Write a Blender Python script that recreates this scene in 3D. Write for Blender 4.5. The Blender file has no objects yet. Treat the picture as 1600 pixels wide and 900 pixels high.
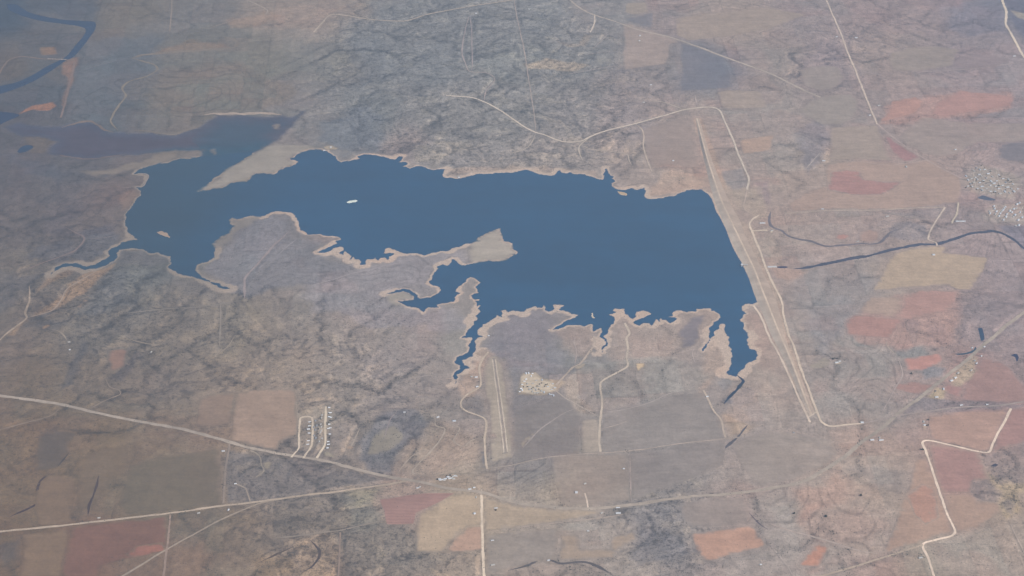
# Aerial view of a prairie reservoir behind a long earth dam, built as real ground in metres.
import bpy, bmesh, math, random, heapq
import numpy as np
from mathutils import Vector, Matrix
from mathutils.geometry import delaunay_2d_cdt

random.seed(11)
rng = np.random.default_rng(11)
scene = bpy.context.scene
COL = scene.collection

# ------------------------------------------------------------------ camera geometry
F, H, PITCH, Y0 = 3000.0, 10000.0, math.radians(31.7), 16300.0
SP, CP = math.sin(PITCH), math.cos(PITCH)


def G(u, v):
    """point of the photograph (1600 x 900) -> place on the level ground, in metres"""
    u = np.asarray(u, float); v = np.asarray(v, float)
    x = (u - 800) / F; y = (450 - v) / F
    t = H / (SP - y * CP)
    return t * x, t * (CP + y * SP) - Y0


def GP(pts):
    a = np.array(pts, float)
    x, y = G(a[:, 0], a[:, 1])
    return np.stack([x, y], 1)


# ------------------------------------------------------------------ noise
def _hash(ix, iy, s):
    h = (ix * 374761393 + iy * 668265263 + s * 1274126177) & 0xFFFFFFFF
    h = ((h ^ (h >> 13)) * 1274126177) & 0xFFFFFFFF
    h = (h ^ (h >> 16)) & 0xFFFF
    return h / 65535.0


def vnoise(x, y, s=0):
    ix = np.floor(x).astype(np.int64); iy = np.floor(y).astype(np.int64)
    fx = x - ix; fy = y - iy
    fx = fx * fx * fx * (fx * (fx * 6 - 15) + 10); fy = fy * fy * fy * (fy * (fy * 6 - 15) + 10)
    a = _hash(ix, iy, s); b = _hash(ix + 1, iy, s); c = _hash(ix, iy + 1, s); d = _hash(ix + 1, iy + 1, s)
    return (a + (b - a) * fx) * (1 - fy) + (c + (d - c) * fx) * fy


def fbm(x, y, wl, octv=5, s=0, gain=0.5):
    """fractal noise, about -1 .. 1, longest wavelength wl metres"""
    r = np.zeros(np.shape(x)); a = 1.0; tot = 0.0
    for o in range(octv):
        c, sn = math.cos(o * 1.1 + s), math.sin(o * 1.1 + s)
        xx = (x * c - y * sn) / wl; yy = (x * sn + y * c) / wl
        r += a * (vnoise(xx + 37.3 * o, yy - 11.7 * o, s * 17 + o) * 2 - 1)
        tot += a; a *= gain; wl *= 0.5
    return r / tot * 1.8


def sstep(a, b, x):
    t = np.clip((x - a) / (b - a), 0, 1)
    return t * t * (3 - 2 * t)


# ------------------------------------------------------------------ outlines
def crinkle(p, step=22.0, amp=0.16, closed=True, seed=1, keep=None):
    """break long edges of a traced outline into short wandering ones; p in metres"""
    r = random.Random(seed)
    out = []
    n = len(p)
    for i in range(n if closed else n - 1):
        a = np.array(p[i]); b = np.array(p[(i + 1) % n])
        straight = keep is not None and keep(a, b)

        def rec(a, b, d):
            L = np.hypot(*(b - a))
            if L < step or d > 6:
                return [a]
            m = (a + b) / 2
            if not straight:
                nrm = np.array([-(b - a)[1], (b - a)[0]]) / L
                m = m + nrm * L * amp * r.uniform(-1, 1)
            return rec(a, m, d + 1) + rec(m, b, d + 1)
        out += rec(a, b, 0)
    if not closed:
        out.append(np.array(p[-1]))
    return np.array(out)


def spline(p, step=14.0):
    """smooth line through the points (centripetal feel), resampled about every step metres"""
    p = np.array(p, float)
    q = np.vstack([2 * p[0] - p[1], p, 2 * p[-1] - p[-2]])
    out = []
    for i in range(1, len(q) - 2):
        a, b, c, d = q[i - 1], q[i], q[i + 1], q[i + 2]
        L = np.hypot(*(c - b)[:2])
        m1 = (c - a) * 0.5; m2 = (d - b) * 0.5
        for m, o in ((m1, 1), (m2, 1)):
            l = np.hypot(*m[:2])
            if l > L:
                m *= L / l
        n = max(1, int(L / step))
        for k in range(n):
            t = k / n
            out.append((2*t**3-3*t*t+1)*b + (t**3-2*t*t+t)*m1 + (-2*t**3+3*t*t)*c + (t**3-t*t)*m2)
    out.append(p[-1])
    return np.array(out)


def seg_dist(px, py, poly, closed=True):
    """distance from points to a line of segments"""
    d2 = np.full(px.shape, 1e18)
    n = len(poly)
    for i in range(n if closed else n - 1):
        ax, ay = poly[i]; bx, by = poly[(i + 1) % n]
        dx, dy = bx - ax, by - ay
        L = dx * dx + dy * dy + 1e-9
        t = np.clip(((px - ax) * dx + (py - ay) * dy) / L, 0, 1)
        ex = px - ax - t * dx; ey = py - ay - t * dy
        np.minimum(d2, ex * ex + ey * ey, out=d2)
    return np.sqrt(d2)


def inside(px, py, poly):
    r = np.zeros(px.shape, bool)
    n = len(poly)
    j = n - 1
    for i in range(n):
        xi, yi = poly[i]; xj, yj = poly[j]
        if yi != yj:
            c = ((yi > py) != (yj > py)) & (px < (xj - xi) * (py - yi) / (yj - yi) + xi)
            r ^= c
        j = i
    return r
# ------------------------------------------------------------------ what the photograph shows, traced in its own pixels
LAKE = [(308,301),(333,295),(353,292),(360,286),(384,285),(391,280),(400,271),(412,271),(428,273),(437,266),(455,260),(467,253),(453,249),(464,241),(480,235.5),(500,234),(505,236),(511,236),(518,241),(526,249),(533,254),(545,252),(563,248),(559,244),(566,242),(580,242),(592,244),(600,245),(609,249),(618,249),(624,244),(629,245),(622,254),(632,253),(637,255),(635,258),(628,260),(640,264),(650,260),(660,260),(669,264),(678,266),(690,264),(696,265),(693,271),(692,276),(696,278),(717,279),(729,276),(740,274),(757,272),(769,272),(783,270),(801,270),(813,267),(826,266),(834,269),(841,272),(850,274),(866,274),(871,268),(875,266),(878,270),(886,271),(890,269),(896,272),(908,272),(919,275),(931,279),(941,281),(944,278),(942,272),(946,268),(947,263),(950,268),(953,273),(959,276),(956,279),(961,284),(955,286),(959,293),(965,296),(979,296.5),(988,294),(995,297),(1003,295),(1007,293),(1009,298),(1006,305),(1010,310),(1022,311),(1034,310),(1045,307),(1064,301),(1082,296),(1097,296),(1101,300),(1107,304),(1112,311),(1115,319),(1119,331),(1124,338),(1128,346),(1134,358),(1138,369),(1144,385),(1152,400),(1159,411),(1163,420),(1170,435),(1177,456),(1183,472),(1176,475),(1164,475),(1159,478),(1159,485),(1166,490),(1161,493),(1156,499),(1162,505),(1162,511),(1168,520),(1170,527),(1167,538),(1171,545),(1182,549),(1184,556),(1182,562),(1176,564),(1164,573),(1156,580),(1152,585),(1150,588.5),(1144,587),(1135,583),(1140,577),(1142,570),(1142,560),(1142,549),(1138,540),(1138,532),(1140,527),(1134,521),(1132,515),(1133,506),(1126,506),(1124,512),(1117,517),(1117,524),(1110,532),(1104,540),(1098,549),(1102,538),(1109,529),(1108,521),(1108,515),(1113,509),(1115,503),(1123,500),(1126,496),(1125,492),(1121,489),(1116,485),(1111,486),(1111,482),(1089,482),(1087,487),(1081,486),(1074,488),(1065,485),(1057,485),(1050,490),(1051,494),(1043,496),(1050,496),(1057,497),(1056,500),(1048,505),(1044,503),(1041,500),(1035,500),(1032,497),(1031,503),(1024,498),(1021,505),(1018,509),(1014,505),(1005,505),(999,509),(990,504),(996,500),(1005,497),(1012,493),(1018,491),(1012,487),(1005,485),(994,487),(994,494),(988,498),(982,492),(976,490),(976,482),(961,482),(957,486),(963,488),(951,492),(960,496),(961,500),(954,508),(951,514),(950,519),(942,525),(948,531),(950,537),(944,543),(941,551),(940,546),(942,541),(948,535),(945,530),(938,527),(939,521),(938,512),(932,515),(928,518),(927,509),(924,506),(914,510),(906,508),(893,508),(884,509),(878,512),(864,515),(870,510),(879,506),(887,500),(897,497),(904,492),(893,491),(888,487),(881,485),(873,484),(882,477),(872,476),(864,476),(866,482),(857,487),(852,485),(852,479),(849,476),(846,481),(839,481),(836,478),(822,482),(819,487),(810,486),(802,485),(794,488),(790,484),(782,486),(785,490),(784,496),(776,492),(769,499),(764,503),(754,507),(748,514),(746,518),(747,524),(755,526),(746,527.5),(743,541),(739,557),(730,560),(721,563),(725,571),(734,575),(725,578),(721,582),(713,585),(713,595),(711,600),(709,590),(710,583),(719,577),(719,571),(710,565),(713,559),(725,554),(733,547),(736,535),(737,527),(729,528),(721,528),(728,524),(730,517),(736,512),(740,503),(746,499),(743,494),(750,488),(747,482),(751,478),(748,474),(751,470),(742,470),(746,479),(750,474),(750,468),(742,468),(736,462),(748,458),(746,453),(743,449),(752,441),(745,437),(735,433),(727,441),(718,447),(712,456),(719,458),(710,465),(710,471),(700,473),(692,474),(682,476),(686,481),(671,480),(662,488),(655,482),(643,480),(632,476),(620,471),(632,470),(647,469),(647,464),(640,458),(631,455),(619,457),(603,460),(611,457),(619,453),(631,451),(643,455),(652,461),(656,467),(673,465),(680,461),(687,449),(677,446),(670,440),(676,434),(682,423),(685,420),(683,416),(692,413),(700,415),(704,411),(707,405),(713,408),(718,413),(727,415),(739,412),(752,410),(767,408),(791,407),(797,402),(809,395),(802,390),(800,380),(787,377),(782,357),(779,357),(769,361),(757,366),(746,372),(749,378),(739,381),(727,381),(713,386),(700,392),(686,393),(664,399),(653,396),(631,396),(617,390),(608,387),(602,389),(599,396),(608,395),(616,396),(608,401),(606,406),(600,402),(594,403),(591,407),(587,402),(582,405),(573,405),(572,413),(563,414),(561,405),(555,405),(553,401),(546,406),(547,398),(539,392),(537,398),(530,396),(536,392),(536,386),(524,387),(513,393),(500,395),(495,394),(504,390),(519,384),(527,381),(524,377),(533,375),(532,372),(515,369),(480,366),(470,360),(467,351),(464,342),(459,335),(447,331),(436,330),(426,331),(414,337),(405,339),(393,337),(382,340),(370,343),(363,340),(358,343),(359,350),(364,354),(358,364),(343,370),(330,381),(335,386),(336,402),(324,409),(310,413),(305,421),(312,429),(336,442),(348,448),(360,451),(345,450),(331,443),(318,438),(297,432),(276,426),(263,418),(266,408),(267,400),(258,399),(247,394),(232,395),(225,390),(210,388),(187,390),(183,402),(178,408),(165,415),(150,420),(133,422),(124,418),(111,415),(96,418),(85,424),(79,430),(88,417),(99,412),(117,411),(127,414),(135,417),(150,413),(165,405),(172,399),(169,393),(184,385),(189,379),(202,376),(216,375),(207,367),(199,360),(196,350),(197,342),(196,336),(205,325),(211,316),(220,306),(218,297),(212,293),(222,292),(230,282),(233,275),(226,272),(209,272),(220,264),(238,259),(262,255),(275,250),(293,249),(312,245),(330,243),(350,240),(375,237),(398,235),(385,246),(367,257),(347,270),(325,287)]

ISLANDS = [
    ([(245,362.5),(252,361),(257,363.5),(261,363.5),(266,370.5),(264,372),(257,369),(250,366.5)], (165,152,146), 'ragged tan islet in the murky western arm of the lake'),
    ([(541,316.2),(545,314.2),(551,313),(557,312.6),(559,313.8),(556,315.8),(549,317),(543,317.2)], (236,234,224), 'bright white narrow islet alone in the open lake'),
    ([(924,489.5),(926.5,489),(930,497),(926.5,497.5)], (188,182,176), 'tiny pale islet off the southern coves'),
    ([(965,298.5),(972,300),(980,304),(978,306),(968,303)], (178,165,152), 'thin tan spit cut off from the northern shore'),
]

# bare sand and drowned flats: outline, colour seen, label
SANDBARS = [
    ([(306,301),(325,287),(347,270),(367,257),(385,246),(400,236),(415,228),(428,224),(440,224),(460,225),(478,226),(494,228),(505,232),(505,236),(500,234),(480,235.5),(464,241),(453,249),(467,253),(455,260),(437,266),(428,273),(412,271),(400,271),(391,280),(384,285),(360,286),(353,292),(333,295)], (161,154,151), 'broad pale sandbar tapering to a point in the north of the lake'),
    ([(118,268),(128,267),(145,266),(162,265),(180,262),(192,256),(217,253),(234,247),(240,241),(254,237),(284,234),(281,241),(275,248),(257,254),(230,260),(215,265),(183,273),(165,274),(150,279),(140,276),(130,273)], (146,132,126), 'long tan sandbar along the mud flats'),
    ([(279,251),(285,243),(293,236),(312,234),(318,240),(305,246)], (140,128,134), 'small pinkish bar beside the tan sandbar'),
    ([(326,232),(341,229),(338,243),(331,244)], (126,124,132), 'faint grey bar in the shallows'),
    ([(733,384),(746,372),(757,366),(769,361),(779,357),(782,357),(787,377),(800,380),(802,390),(809,395),(797,402),(791,407),(767,408),(752,410),(740,412),(732,408),(730,396)], (174,166,162), 'pale sand tip of the long southern peninsula'),
    ([(358,343),(363,340),(370,343),(393,337),(405,339),(414,337),(399,347),(385,356),(365,373),(350,384),(337,388),(330,381),(343,370),(358,364),(364,354)], (139,133,136), 'flat grey beach on the western peninsula'),
    ([(602,463),(611,458),(620,457),(632,456),(640,459),(647,465),(646,469),(632,469.5),(620,470.5),(626,474),(640,481),(626,479),(610,477),(604,471)], (160,156,150), 'greenish sand bank curled inside a cove'),
]
MUD = [
    ([(10,199),(30,193),(60,199),(96,200),(112,195),(135,192),(150,196),(163,205),(167,210),(181,209),(193,208),(200,211),(237,208),(245,212),(275,213),(290,207),(312,201),(321,195),(329,189),(341,182),(380,181),(440,182),(457,185),(473,175),(455,197),(437,212),(420,224),(398,236),(375,238),(350,241),(330,244),(318,243),(318,234),(293,234),(281,234),(252,236),(234,238),(207,241),(199,241),(150,248),(127,249),(105,244),(81,241),(78,234),(93,222),(72,214),(45,213),(24,207)], (107,105,116), 'wide purple grey mud flat at the head of the lake'),
    ([(424,197),(428,193),(438,193),(441,198),(436,204),(427,202)], (143,138,136), 'small pale hummock on the mud flat'),
    ([(300,222),(308,208),(320,198),(332,188),(343,183),(380,182),(440,183),(456,186),(470,178),(454,196),(436,211),(418,224),(398,235),(375,237),(350,240),(330,243),(319,242),(318,236)], (97,108,124), 'blue grey wet arm at the eastern end of the mud flat'),
]
PONDS = [  # still water: outline, colour seen, label
    ([(10,8),(25,8),(45,20),(70,27),(100,32),(130,34),(148,36),(149,46),(140,60),(128,76),(115,90),(100,98),(80,112),(55,127),(30,138),(-6,149),(-6,138),(25,130),(50,119),(75,104),(90,97),(105,88),(118,72),(130,58),(134,47),(122,42),(95,38),(65,34),(35,26),(15,17)], (74,96,114), 'river', 'dark river bending through the flood plain'),
    ([(-6,174),(22,177),(30,181),(10,190),(-6,196)], (74,94,112), 'river', 'dark river reach entering beside the red bank'),
    ([(27,238),(33,231),(42,228),(51,229),(52,232),(45,236),(38,239),(30,240)], (84,96,112), 'pond', 'small dark pond west of the mud flats'),
    ([(1215,416.3),(1224,415.8),(1231,416.5),(1230,418),(1220,418.6),(1214,418)], (84,92,112), 'pond', 'narrow dark pool below the dam outlet'),
    ([(1528,514),(1534,513),(1537,522),(1538,531),(1533,533),(1530,522)], (84,98,116), 'pond', 'dark pond beside the curving highway'),
    ([(1493,552),(1507,551),(1520,547),(1524,541),(1526,544),(1520,550),(1506,553.5),(1495,553.5)], (92,104,120), 'pond', 'thin curved pond below the larger roadside pond'),
    ([(1579,554),(1588,552),(1592,558),(1589,564),(1586,557)], (88,92,112), 'pond', 'crescent pond among the red fields'),
    ([(1548,728),(1555,724),(1560,726),(1556,729)], (98,98,108), 'pond', 'little dark stock pond by the gullies'),
    ([(1527,310),(1535,306),(1545,309),(1556,313),(1545,314),(1534,312)], (108,112,128), 'pond', 'dark pond in the middle of the town'),
]
CREEKS = [  # line, width in metres, colour
    ([(1148,585),(1155,589.5),(1161,596),(1157,604),(1146,616),(1135,628),(1131,634)], 30, (88,100,118), 'narrow water channel winding out of the southern inlet'),
    ([(1156,604.5),(1167,609),(1177,613)], 14, (112,114,126), 'short side channel at the southern inlet'),
    ([(87,742),(67,752),(60,770),(72,782),(42,800),(15,812)], 24, (100,94,100), 'dark brushy creek in the far western fields'),
    ([(155,745),(147,775),(140,792),(138,808)], 26, (104,98,102), 'dark brushy draw above the western road'),
    ([(110,708),(100,720),(90,733)], 20, (100,98,102), 'short dark draw in the western pasture'),
    ([(486,848),(500,866),(491,886),(468,902)], 22, (108,104,108), 'curving dark creek near the bottom edge'),
    ([(400,884),(430,871),(462,856)], 16, (112,106,106), 'thin dark creek feeding the curving one'),
    ([(796,893),(825,885),(850,873),(875,882),(912,880),(940,890),(962,904)], 24, (124,122,128), 'dark creek along the bottom edge'),
    ([(1168,668),(1150,690),(1128,708),(1120,722)], 26, (124,124,134), 'dark draw beside the grey pasture'),
    ([(1240,420),(1262,418),(1290,413),(1325,407),(1355,402),(1385,395),(1415,389),(1440,385),(1465,383),(1490,375),(1515,367),(1540,363),(1555,362),(1575,369),(1590,380),(1606,394)], 40, (103,107,123), 'tree lined creek running east from the dam'),
    ([(1204,332),(1202,345),(1207,356),(1222,362),(1232,370),(1250,376),(1270,380),(1290,387),(1320,385),(1345,383),(1362,384),(1375,382),(1385,372),(1395,364),(1410,361)], 30, (128,126,136), 'dim winding creek north of the straight one'),
    ([(1170,803),(1178,812),(1188,822),(1200,830)], 20, (118,114,124), 'short dark ditch below the highway'),
    ([(197,342),(186,345),(172,345)], 14, (92,98,112), 'thin creek on the western shore'),
]

# farmland: outline, colour seen, label
FIELDS = [
    ([(971,38),(985,39),(1000,44),(1048,59),(1063,69),(1048,71),(1045,92),(1040,102),(975,111),(971,85)], (170,157,155), 'tan field between the diagonal highway and dark brush'),
    ([(1064,69),(1100,80),(1132,93),(1140,115),(1145,139),(1110,141),(1062,144),(1066,115),(1062,90)], (126,128,143), 'dark blue grey pasture below the diagonal highway'),
    ([(972,31),(995,27),(1021,19),(1022,47),(1000,42)], (128,130,143), 'dark wedge of pasture above the diagonal highway'),
    ([(1055,30),(1100,22),(1200,12),(1262,24),(1205,46),(1130,60),(1075,66),(1055,56)], (163,152,148), 'long tan field north of the diagonal highway'),
    ([(978,6),(1012,4),(1014,20),(990,25),(975,22)], (160,152,148), 'pale field at the northern edge'),
    ([(1119,144),(1150,142),(1190,143),(1198,170),(1160,172),(1130,172)], (163,153,150), 'tan field east of the road bend'),
    ([(1155,219),(1190,214),(1211,211),(1205,236),(1160,243)], (177,157,149), 'pinkish field east of the dam road'),
    ([(1298,200),(1340,197),(1371,196),(1380,215),(1396,252),(1340,249),(1297,251)], (162,152,149), 'tan field south of the straight country road'),
    ([(1380,208),(1440,246),(1424,252),(1413,253),(1396,240),(1388,224)], (161,133,138), 'dark red triangular field beside the faint highway'),
    ([(1293,256),(1340,251),(1395,254),(1420,256),(1455,249),(1500,278),(1500,316),(1430,326),(1340,330),(1238,333),(1230,322),(1262,300),(1290,292)], (169,153,149), 'large pinkish tan field around the dark red strip'),
    ([(1297,270),(1320,266),(1345,268),(1350,281),(1380,284),(1412,284),(1395,296),(1378,305),(1350,307),(1318,304),(1292,298)], (168,138,139), 'dark red strip inside the large pinkish field'),
    ([(1368,194),(1385,180),(1392,158),(1430,152),(1444,160),(1430,178),(1400,186)], (176,146,142), 'reddish field beside the end of the straight road'),
    ([(1455,178),(1464,160),(1500,142),(1545,146),(1586,152),(1580,166),(1545,171),(1500,178),(1475,184)], (174,145,144), 'long red field in the north east'),
    ([(1247,175),(1262,160),(1285,150),(1330,146),(1342,158),(1338,180),(1316,196),(1285,196)], (156,150,150), 'greyish field west of the straight road'),
    ([(1249,112),(1262,106),(1290,103),(1312,108),(1319,122),(1305,138),(1285,144),(1255,132)], (154,147,148), 'rounded grey field above the straight road'),
    ([(1396.5,398),(1449,387),(1479,385),(1474,396),(1545,403),(1536,425),(1518,454),(1500,454),(1482,447),(1455,448),(1428,450),(1380,454),(1362,455),(1380,424)], (176,162,150), 'broad cream field south of the tree lined creek'),
    ([(1360,465),(1412,466),(1410,480),(1398,497),(1338,490),(1350,475)], (167,153,149), 'tan end of the red field below the cream field'),
    ([(1337,491),(1398,498),(1412,498),(1400,514),(1390,530),(1350,527),(1322,524),(1321,506)], (169,141,140), 'brick red field with rounded corner'),
    ([(1413,466),(1437,454),(1495,455),(1493,472),(1477,487),(1445,492),(1420,500),(1413,498),(1400,496),(1411,480)], (172,146,145), 'pink red field east of the brick red one'),
    ([(1411,561),(1420,558),(1445,555),(1475,551),(1474,562),(1470,567),(1440,580),(1417,580)], (178,142,140), 'small bright red field with a pale rim'),
    ([(1404,600),(1425,596),(1455,599),(1463,600),(1437,617),(1402,612),(1397,606)], (164,139,139), 'dull red field cut off by the curving highway'),
    ([(1535,560),(1547,560),(1570,567),(1582,578),(1595,597),(1606,602),(1606,626),(1560,628),(1502,625),(1510,600),(1522,580)], (161,139,140), 'large dull red field in the east'),
    ([(1470,607),(1480,599),(1505,605),(1500,622),(1478,612)], (164,138,140), 'little red field behind the roadside yards'),
    ([(1452,650),(1500,643),(1580,637),(1562,672),(1545,705),(1527,703),(1487,694),(1455,687),(1450,665)], (174,150,145), 'pink field inside the bend of the white roads'),
    ([(1581,637),(1606,636),(1606,690),(1575,697),(1549,706),(1562,674)], (163,138,139), 'red field outside the bend of the white roads'),
    ([(1450,697),(1487,698),(1527,706),(1537,727),(1547,750),(1520,752),(1515,770),(1472,772),(1460,733)], (163,138,139), 'dull red field below the white road corner'),
    ([(1473,775),(1515,772),(1527,784),(1560,787),(1565,802),(1535,820),(1530,826),(1493,835),(1482,806)], (167,149,143), 'tan field below the dull red one'),
    ([(1430,722),(1446,710),(1460,750),(1476,797),(1488,834),(1442,849),(1380,867),(1400,815),(1414,775),(1424,750)], (171,150,143), 'long pinkish field west of the white road'),
    ([(1414,778),(1440,757),(1460,765),(1468,812),(1446,824),(1428,808)], (174,145,138), 'rusty patch of the long pinkish field'),
    ([(1275,850),(1295,855),(1288,872),(1280,889),(1247,887),(1262,866)], (180,143,133), 'small orange red field near the bottom edge'),
    ([(1077,837),(1120,832),(1175,822),(1187,840),(1199,856),(1150,868),(1102,881),(1087,862)], (181,153,144), 'salmon coloured field with crisp edges'),
    ([(875,837),(905,834),(907,859),(952,859),(955,841),(992,832),(994,845),(965,860),(960,873),(870,876),(878,855)], (170,156,147), 'tan field of two blocks joined below'),
    ([(712,775),(752,777),(754,822),(730,825),(712,840),(692,866),(650,867),(650,825),(655,808),(685,790)], (168,156,146), 'large sandy field west of the white section road'),
    ([(731,826),(754,824),(754,861),(692,867),(712,842)], (173,150,143), 'rosy field against the white section road'),
    ([(594,783),(650,776),(680,775),(710,775),(690,787),(670,797),(650,806),(646,822),(605,822)], (155,133,135), 'terraced dark red field south of the junction'),
    ([(757,782),(800,790),(860,797),(945,800),(935,805),(875,816),(800,827),(758,832)], (168,157,148), 'tan field south of the highway bend'),
    ([(113,826),(180,816),(263,805),(262,840),(259,862),(230,868),(160,886),(153,906),(97,906),(106,850)], (122,104,103), 'brown red field below the western road'),
    ([(195,868),(215,853),(255,848),(258,862),(235,868),(210,873)], (144,112,110), 'red patch in the brown red field'),
    ([(32,838),(110,827),(104,860),(95,906),(30,906),(36,870)], (127,115,108), 'olive brown strip field at the lower left'),
    ([(60,760),(75,745),(120,750),(115,790),(112,819),(62,826),(55,800)], (124,113,107), 'olive brown field above the western road'),
    ([(170,547),(200,542),(197,558),(195,570),(172,584),(169,565)], (134,117,115), 'small reddish plot among the western gullies'),
    ([(312,623),(340,618),(369,615),(364,640),(357,667),(308,671),(309,645)], (136,124,121), 'tan plot with ruler straight edges'),
    ([(372,616),(400,611),(461,609),(463,640),(463,679),(437,690),(434,703),(400,697),(360,690),(364,650)], (149,135,131), 'large rosy tan field west of the three streets'),
    ([(600,668),(616,664),(626,671),(633,681),(626,692),(618,700),(600,708),(570,713),(576,700),(582,681)], (148,144,138), 'pale rounded meadow beside dark woods'),
    ([(1101,491),(1104,494),(1098,505),(1092,517),(1094,529),(1087,539),(1071,545),(1063,542),(1066,536),(1063,529),(1057,523),(1065,511),(1077,497),(1088,493)], (127,127,143), 'dark leaf shaped hollow on the southern shore'),
    ([(748,690),(756,688),(759,712),(760,734),(751,737),(750,712)], (120,122,132), 'dark strip beside the airfield road'),
    ([(1000,212),(1006,222),(1010,240),(1018,262),(1040,258),(1072,262),(1095,262),(1080,188),(1060,186),(1025,195),(1003,202)], (158,147,147), 'pinkish rough field north of the dam'),
    ([(985,712),(1040,705),(1132,692),(1130,730),(1060,760),(988,784)], (145,141,145), 'scrubby grey pasture above the highway'),
    ([(860,716),(907,713),(980,709),(984,784),(920,792),(875,790),(866,750)], (155,147,146), 'mottled tan pasture above the highway'),
    ([(803,640),(830,634),(872,620),(890,627),(905,645),(905,711),(850,716),(802,720)], (139,136,140), 'dark grey block of brush south of the lakeside village'),
    ([(1140,700),(1180,682),(1240,676),(1300,690),(1310,712),(1285,733),(1240,752),(1190,765),(1160,735),(1150,715)], (155,149,150), 'grey pasture inside the highway curve'),
]

FIELDS += [
    ([(763,560),(768,556),(779,556),(784,570),(788,590),(793,625),(797,662),(800,700),(801,718),(768,728),(766,690),(767,662),(764,640),(757,605),(756,578)], (162,156,152), 'pale mown airfield beside the winding road'),
    ([(942,648),(1000,634),(1060,618),(1097,616),(1112,645),(1127,670),(1130,688),(1050,698),(941,709)], (149,145,148), 'scrubby dark pasture south of the pinkish lane'),
    ([(1560,228),(1575,223),(1606,222),(1606,252),(1575,252),(1562,246)], (124,125,138), 'dark blue grey pasture north of the town'),
    ([(1390,84),(1415,76),(1450,70),(1500,78),(1490,104),(1440,112),(1395,112),(1388,98)], (158,150,147), 'pale grazed parcel in the broken north east'),
    ([(1478,112),(1500,90),(1530,86),(1575,95),(1562,103),(1530,108)], (150,140,148), 'mauve parcel beside the bright far road'),
    ([(1402,216),(1440,182),(1500,190),(1600,192),(1606,200),(1606,220),(1560,224),(1530,222),(1500,240),(1470,246),(1440,240)], (159,150,150), 'wide pale parcel north of the town'),
    ([(1304,373),(1311,367),(1319,367),(1329,372),(1318,378),(1306,378)], (174,142,140), 'tiny red plot beside the dim creek'),
    ([(1343,364),(1356,361),(1372,362),(1375,377),(1360,381),(1341,379)], (166,148,146), 'pinkish plot east of the tiny red one'),
    ([(908,656),(937,656),(938,708),(908,711)], (174,166,162), 'narrow pale strip separating two dark brush blocks'),
    ([(1060,792),(1110,782),(1160,780),(1172,805),(1165,820),(1120,826),(1080,826),(1064,812)], (150,143,145), 'banded pasture below the highway'),
    ([(62,684),(90,676),(121,678),(108,705),(92,735),(54,740)], (104,102,104), 'dark pasture by the far western gullies'),
    ([(122,722),(160,704),(200,697),(200,733),(170,756),(150,790),(122,800)], (119,111,106), 'brownish pasture above the western road'),
    ([(202,730),(260,712),(345,701),(346,788),(300,794),(200,808),(185,790),(198,755)], (112,109,106), 'olive grey pasture above the western road'),
    ([(758,836),(800,832),(872,826),(872,850),(866,876),(830,880),(758,902)], (150,146,148), 'grey pasture east of the white section road'),
]
ROADS_TOWN = [
    ([(1511,287),(1540,285),(1570,281),(1594,280)], 'main cross street of the town'),
    ([(1514,293),(1545,294),(1580,290),(1600,289)], 'southern cross street of the town'), ([(1520,265),(1522,280),(1525,297)], 'westernmost back street of the town'),
    ([(1555,262),(1560,282),(1568,303)], 'eastern back street of the town'), 
    ([(1545,337),(1552,328),(1557,322)], 'first slanting lane of the southern town'), ([(1556,339),(1564,329),(1572,320)], 'second slanting lane of the southern town'), ([(1568,343),(1577,331),(1584,321)], 'third slanting lane of the southern town'), ([(1584,346),(1592,334),(1598,324)], 'fourth slanting lane of the southern town'), ([(1548,330),(1575,327),(1606,322)], 'straight lane crossing the slanting ones')]
WASHES = [  # dry sand and old strand lines: line, width m, colour, label
    ([(205,92),(225,86.5),(260,83.5),(295,81),(340,77.5),(365,75),(371,68),(360,60),(345,58)], 46, (141,133,129), 'pale dry wash along the northern flood plain'),
    ([(207,92),(225,97),(240,102),(246,109),(232,119),(215,125),(200,130),(191,140),(197,151),(188,163),(180,175),(173,190),(176,197),(185,205)], 24, (143,135,127), 'winding sandy stream bed running down to the mud flat'),
    ([(318,181),(342,178.5),(380,179.2),(410,178),(440,180)], 46, (172,158,153), 'bright strand line on the north side of the mud flat'),
    ([(82,240),(105,245),(127,248.5),(150,248.5),(175,245),(199,240)], 42, (127,117,122), 'dull strand line on the south side of the mud flat'),
    ([(196,289),(209,285)], 4, (150,142,146), ''),
    ([(207,273),(226,271.5),(231.5,275),(229,283),(222,292),(211,292),(190,294)], 17, (150,143,147), 'pale hooked strand line on the western shore'),
    ([(96,200),(112,195),(126,192),(140,191),(152,196),(164,204),(178,208)], 26, (134,122,120), 'tan rim along the northern edge of the mud flat'),
    ([(207,205),(225,205),(245,208),(270,211),(286,206),(305,200),(320,194)], 30, (133,127,126), 'grey rim along the northern edge of the mud flat'),
    ([(1000,498),(1010,494),(1018,491)], 8, (150,142,146), ''),
]

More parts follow.
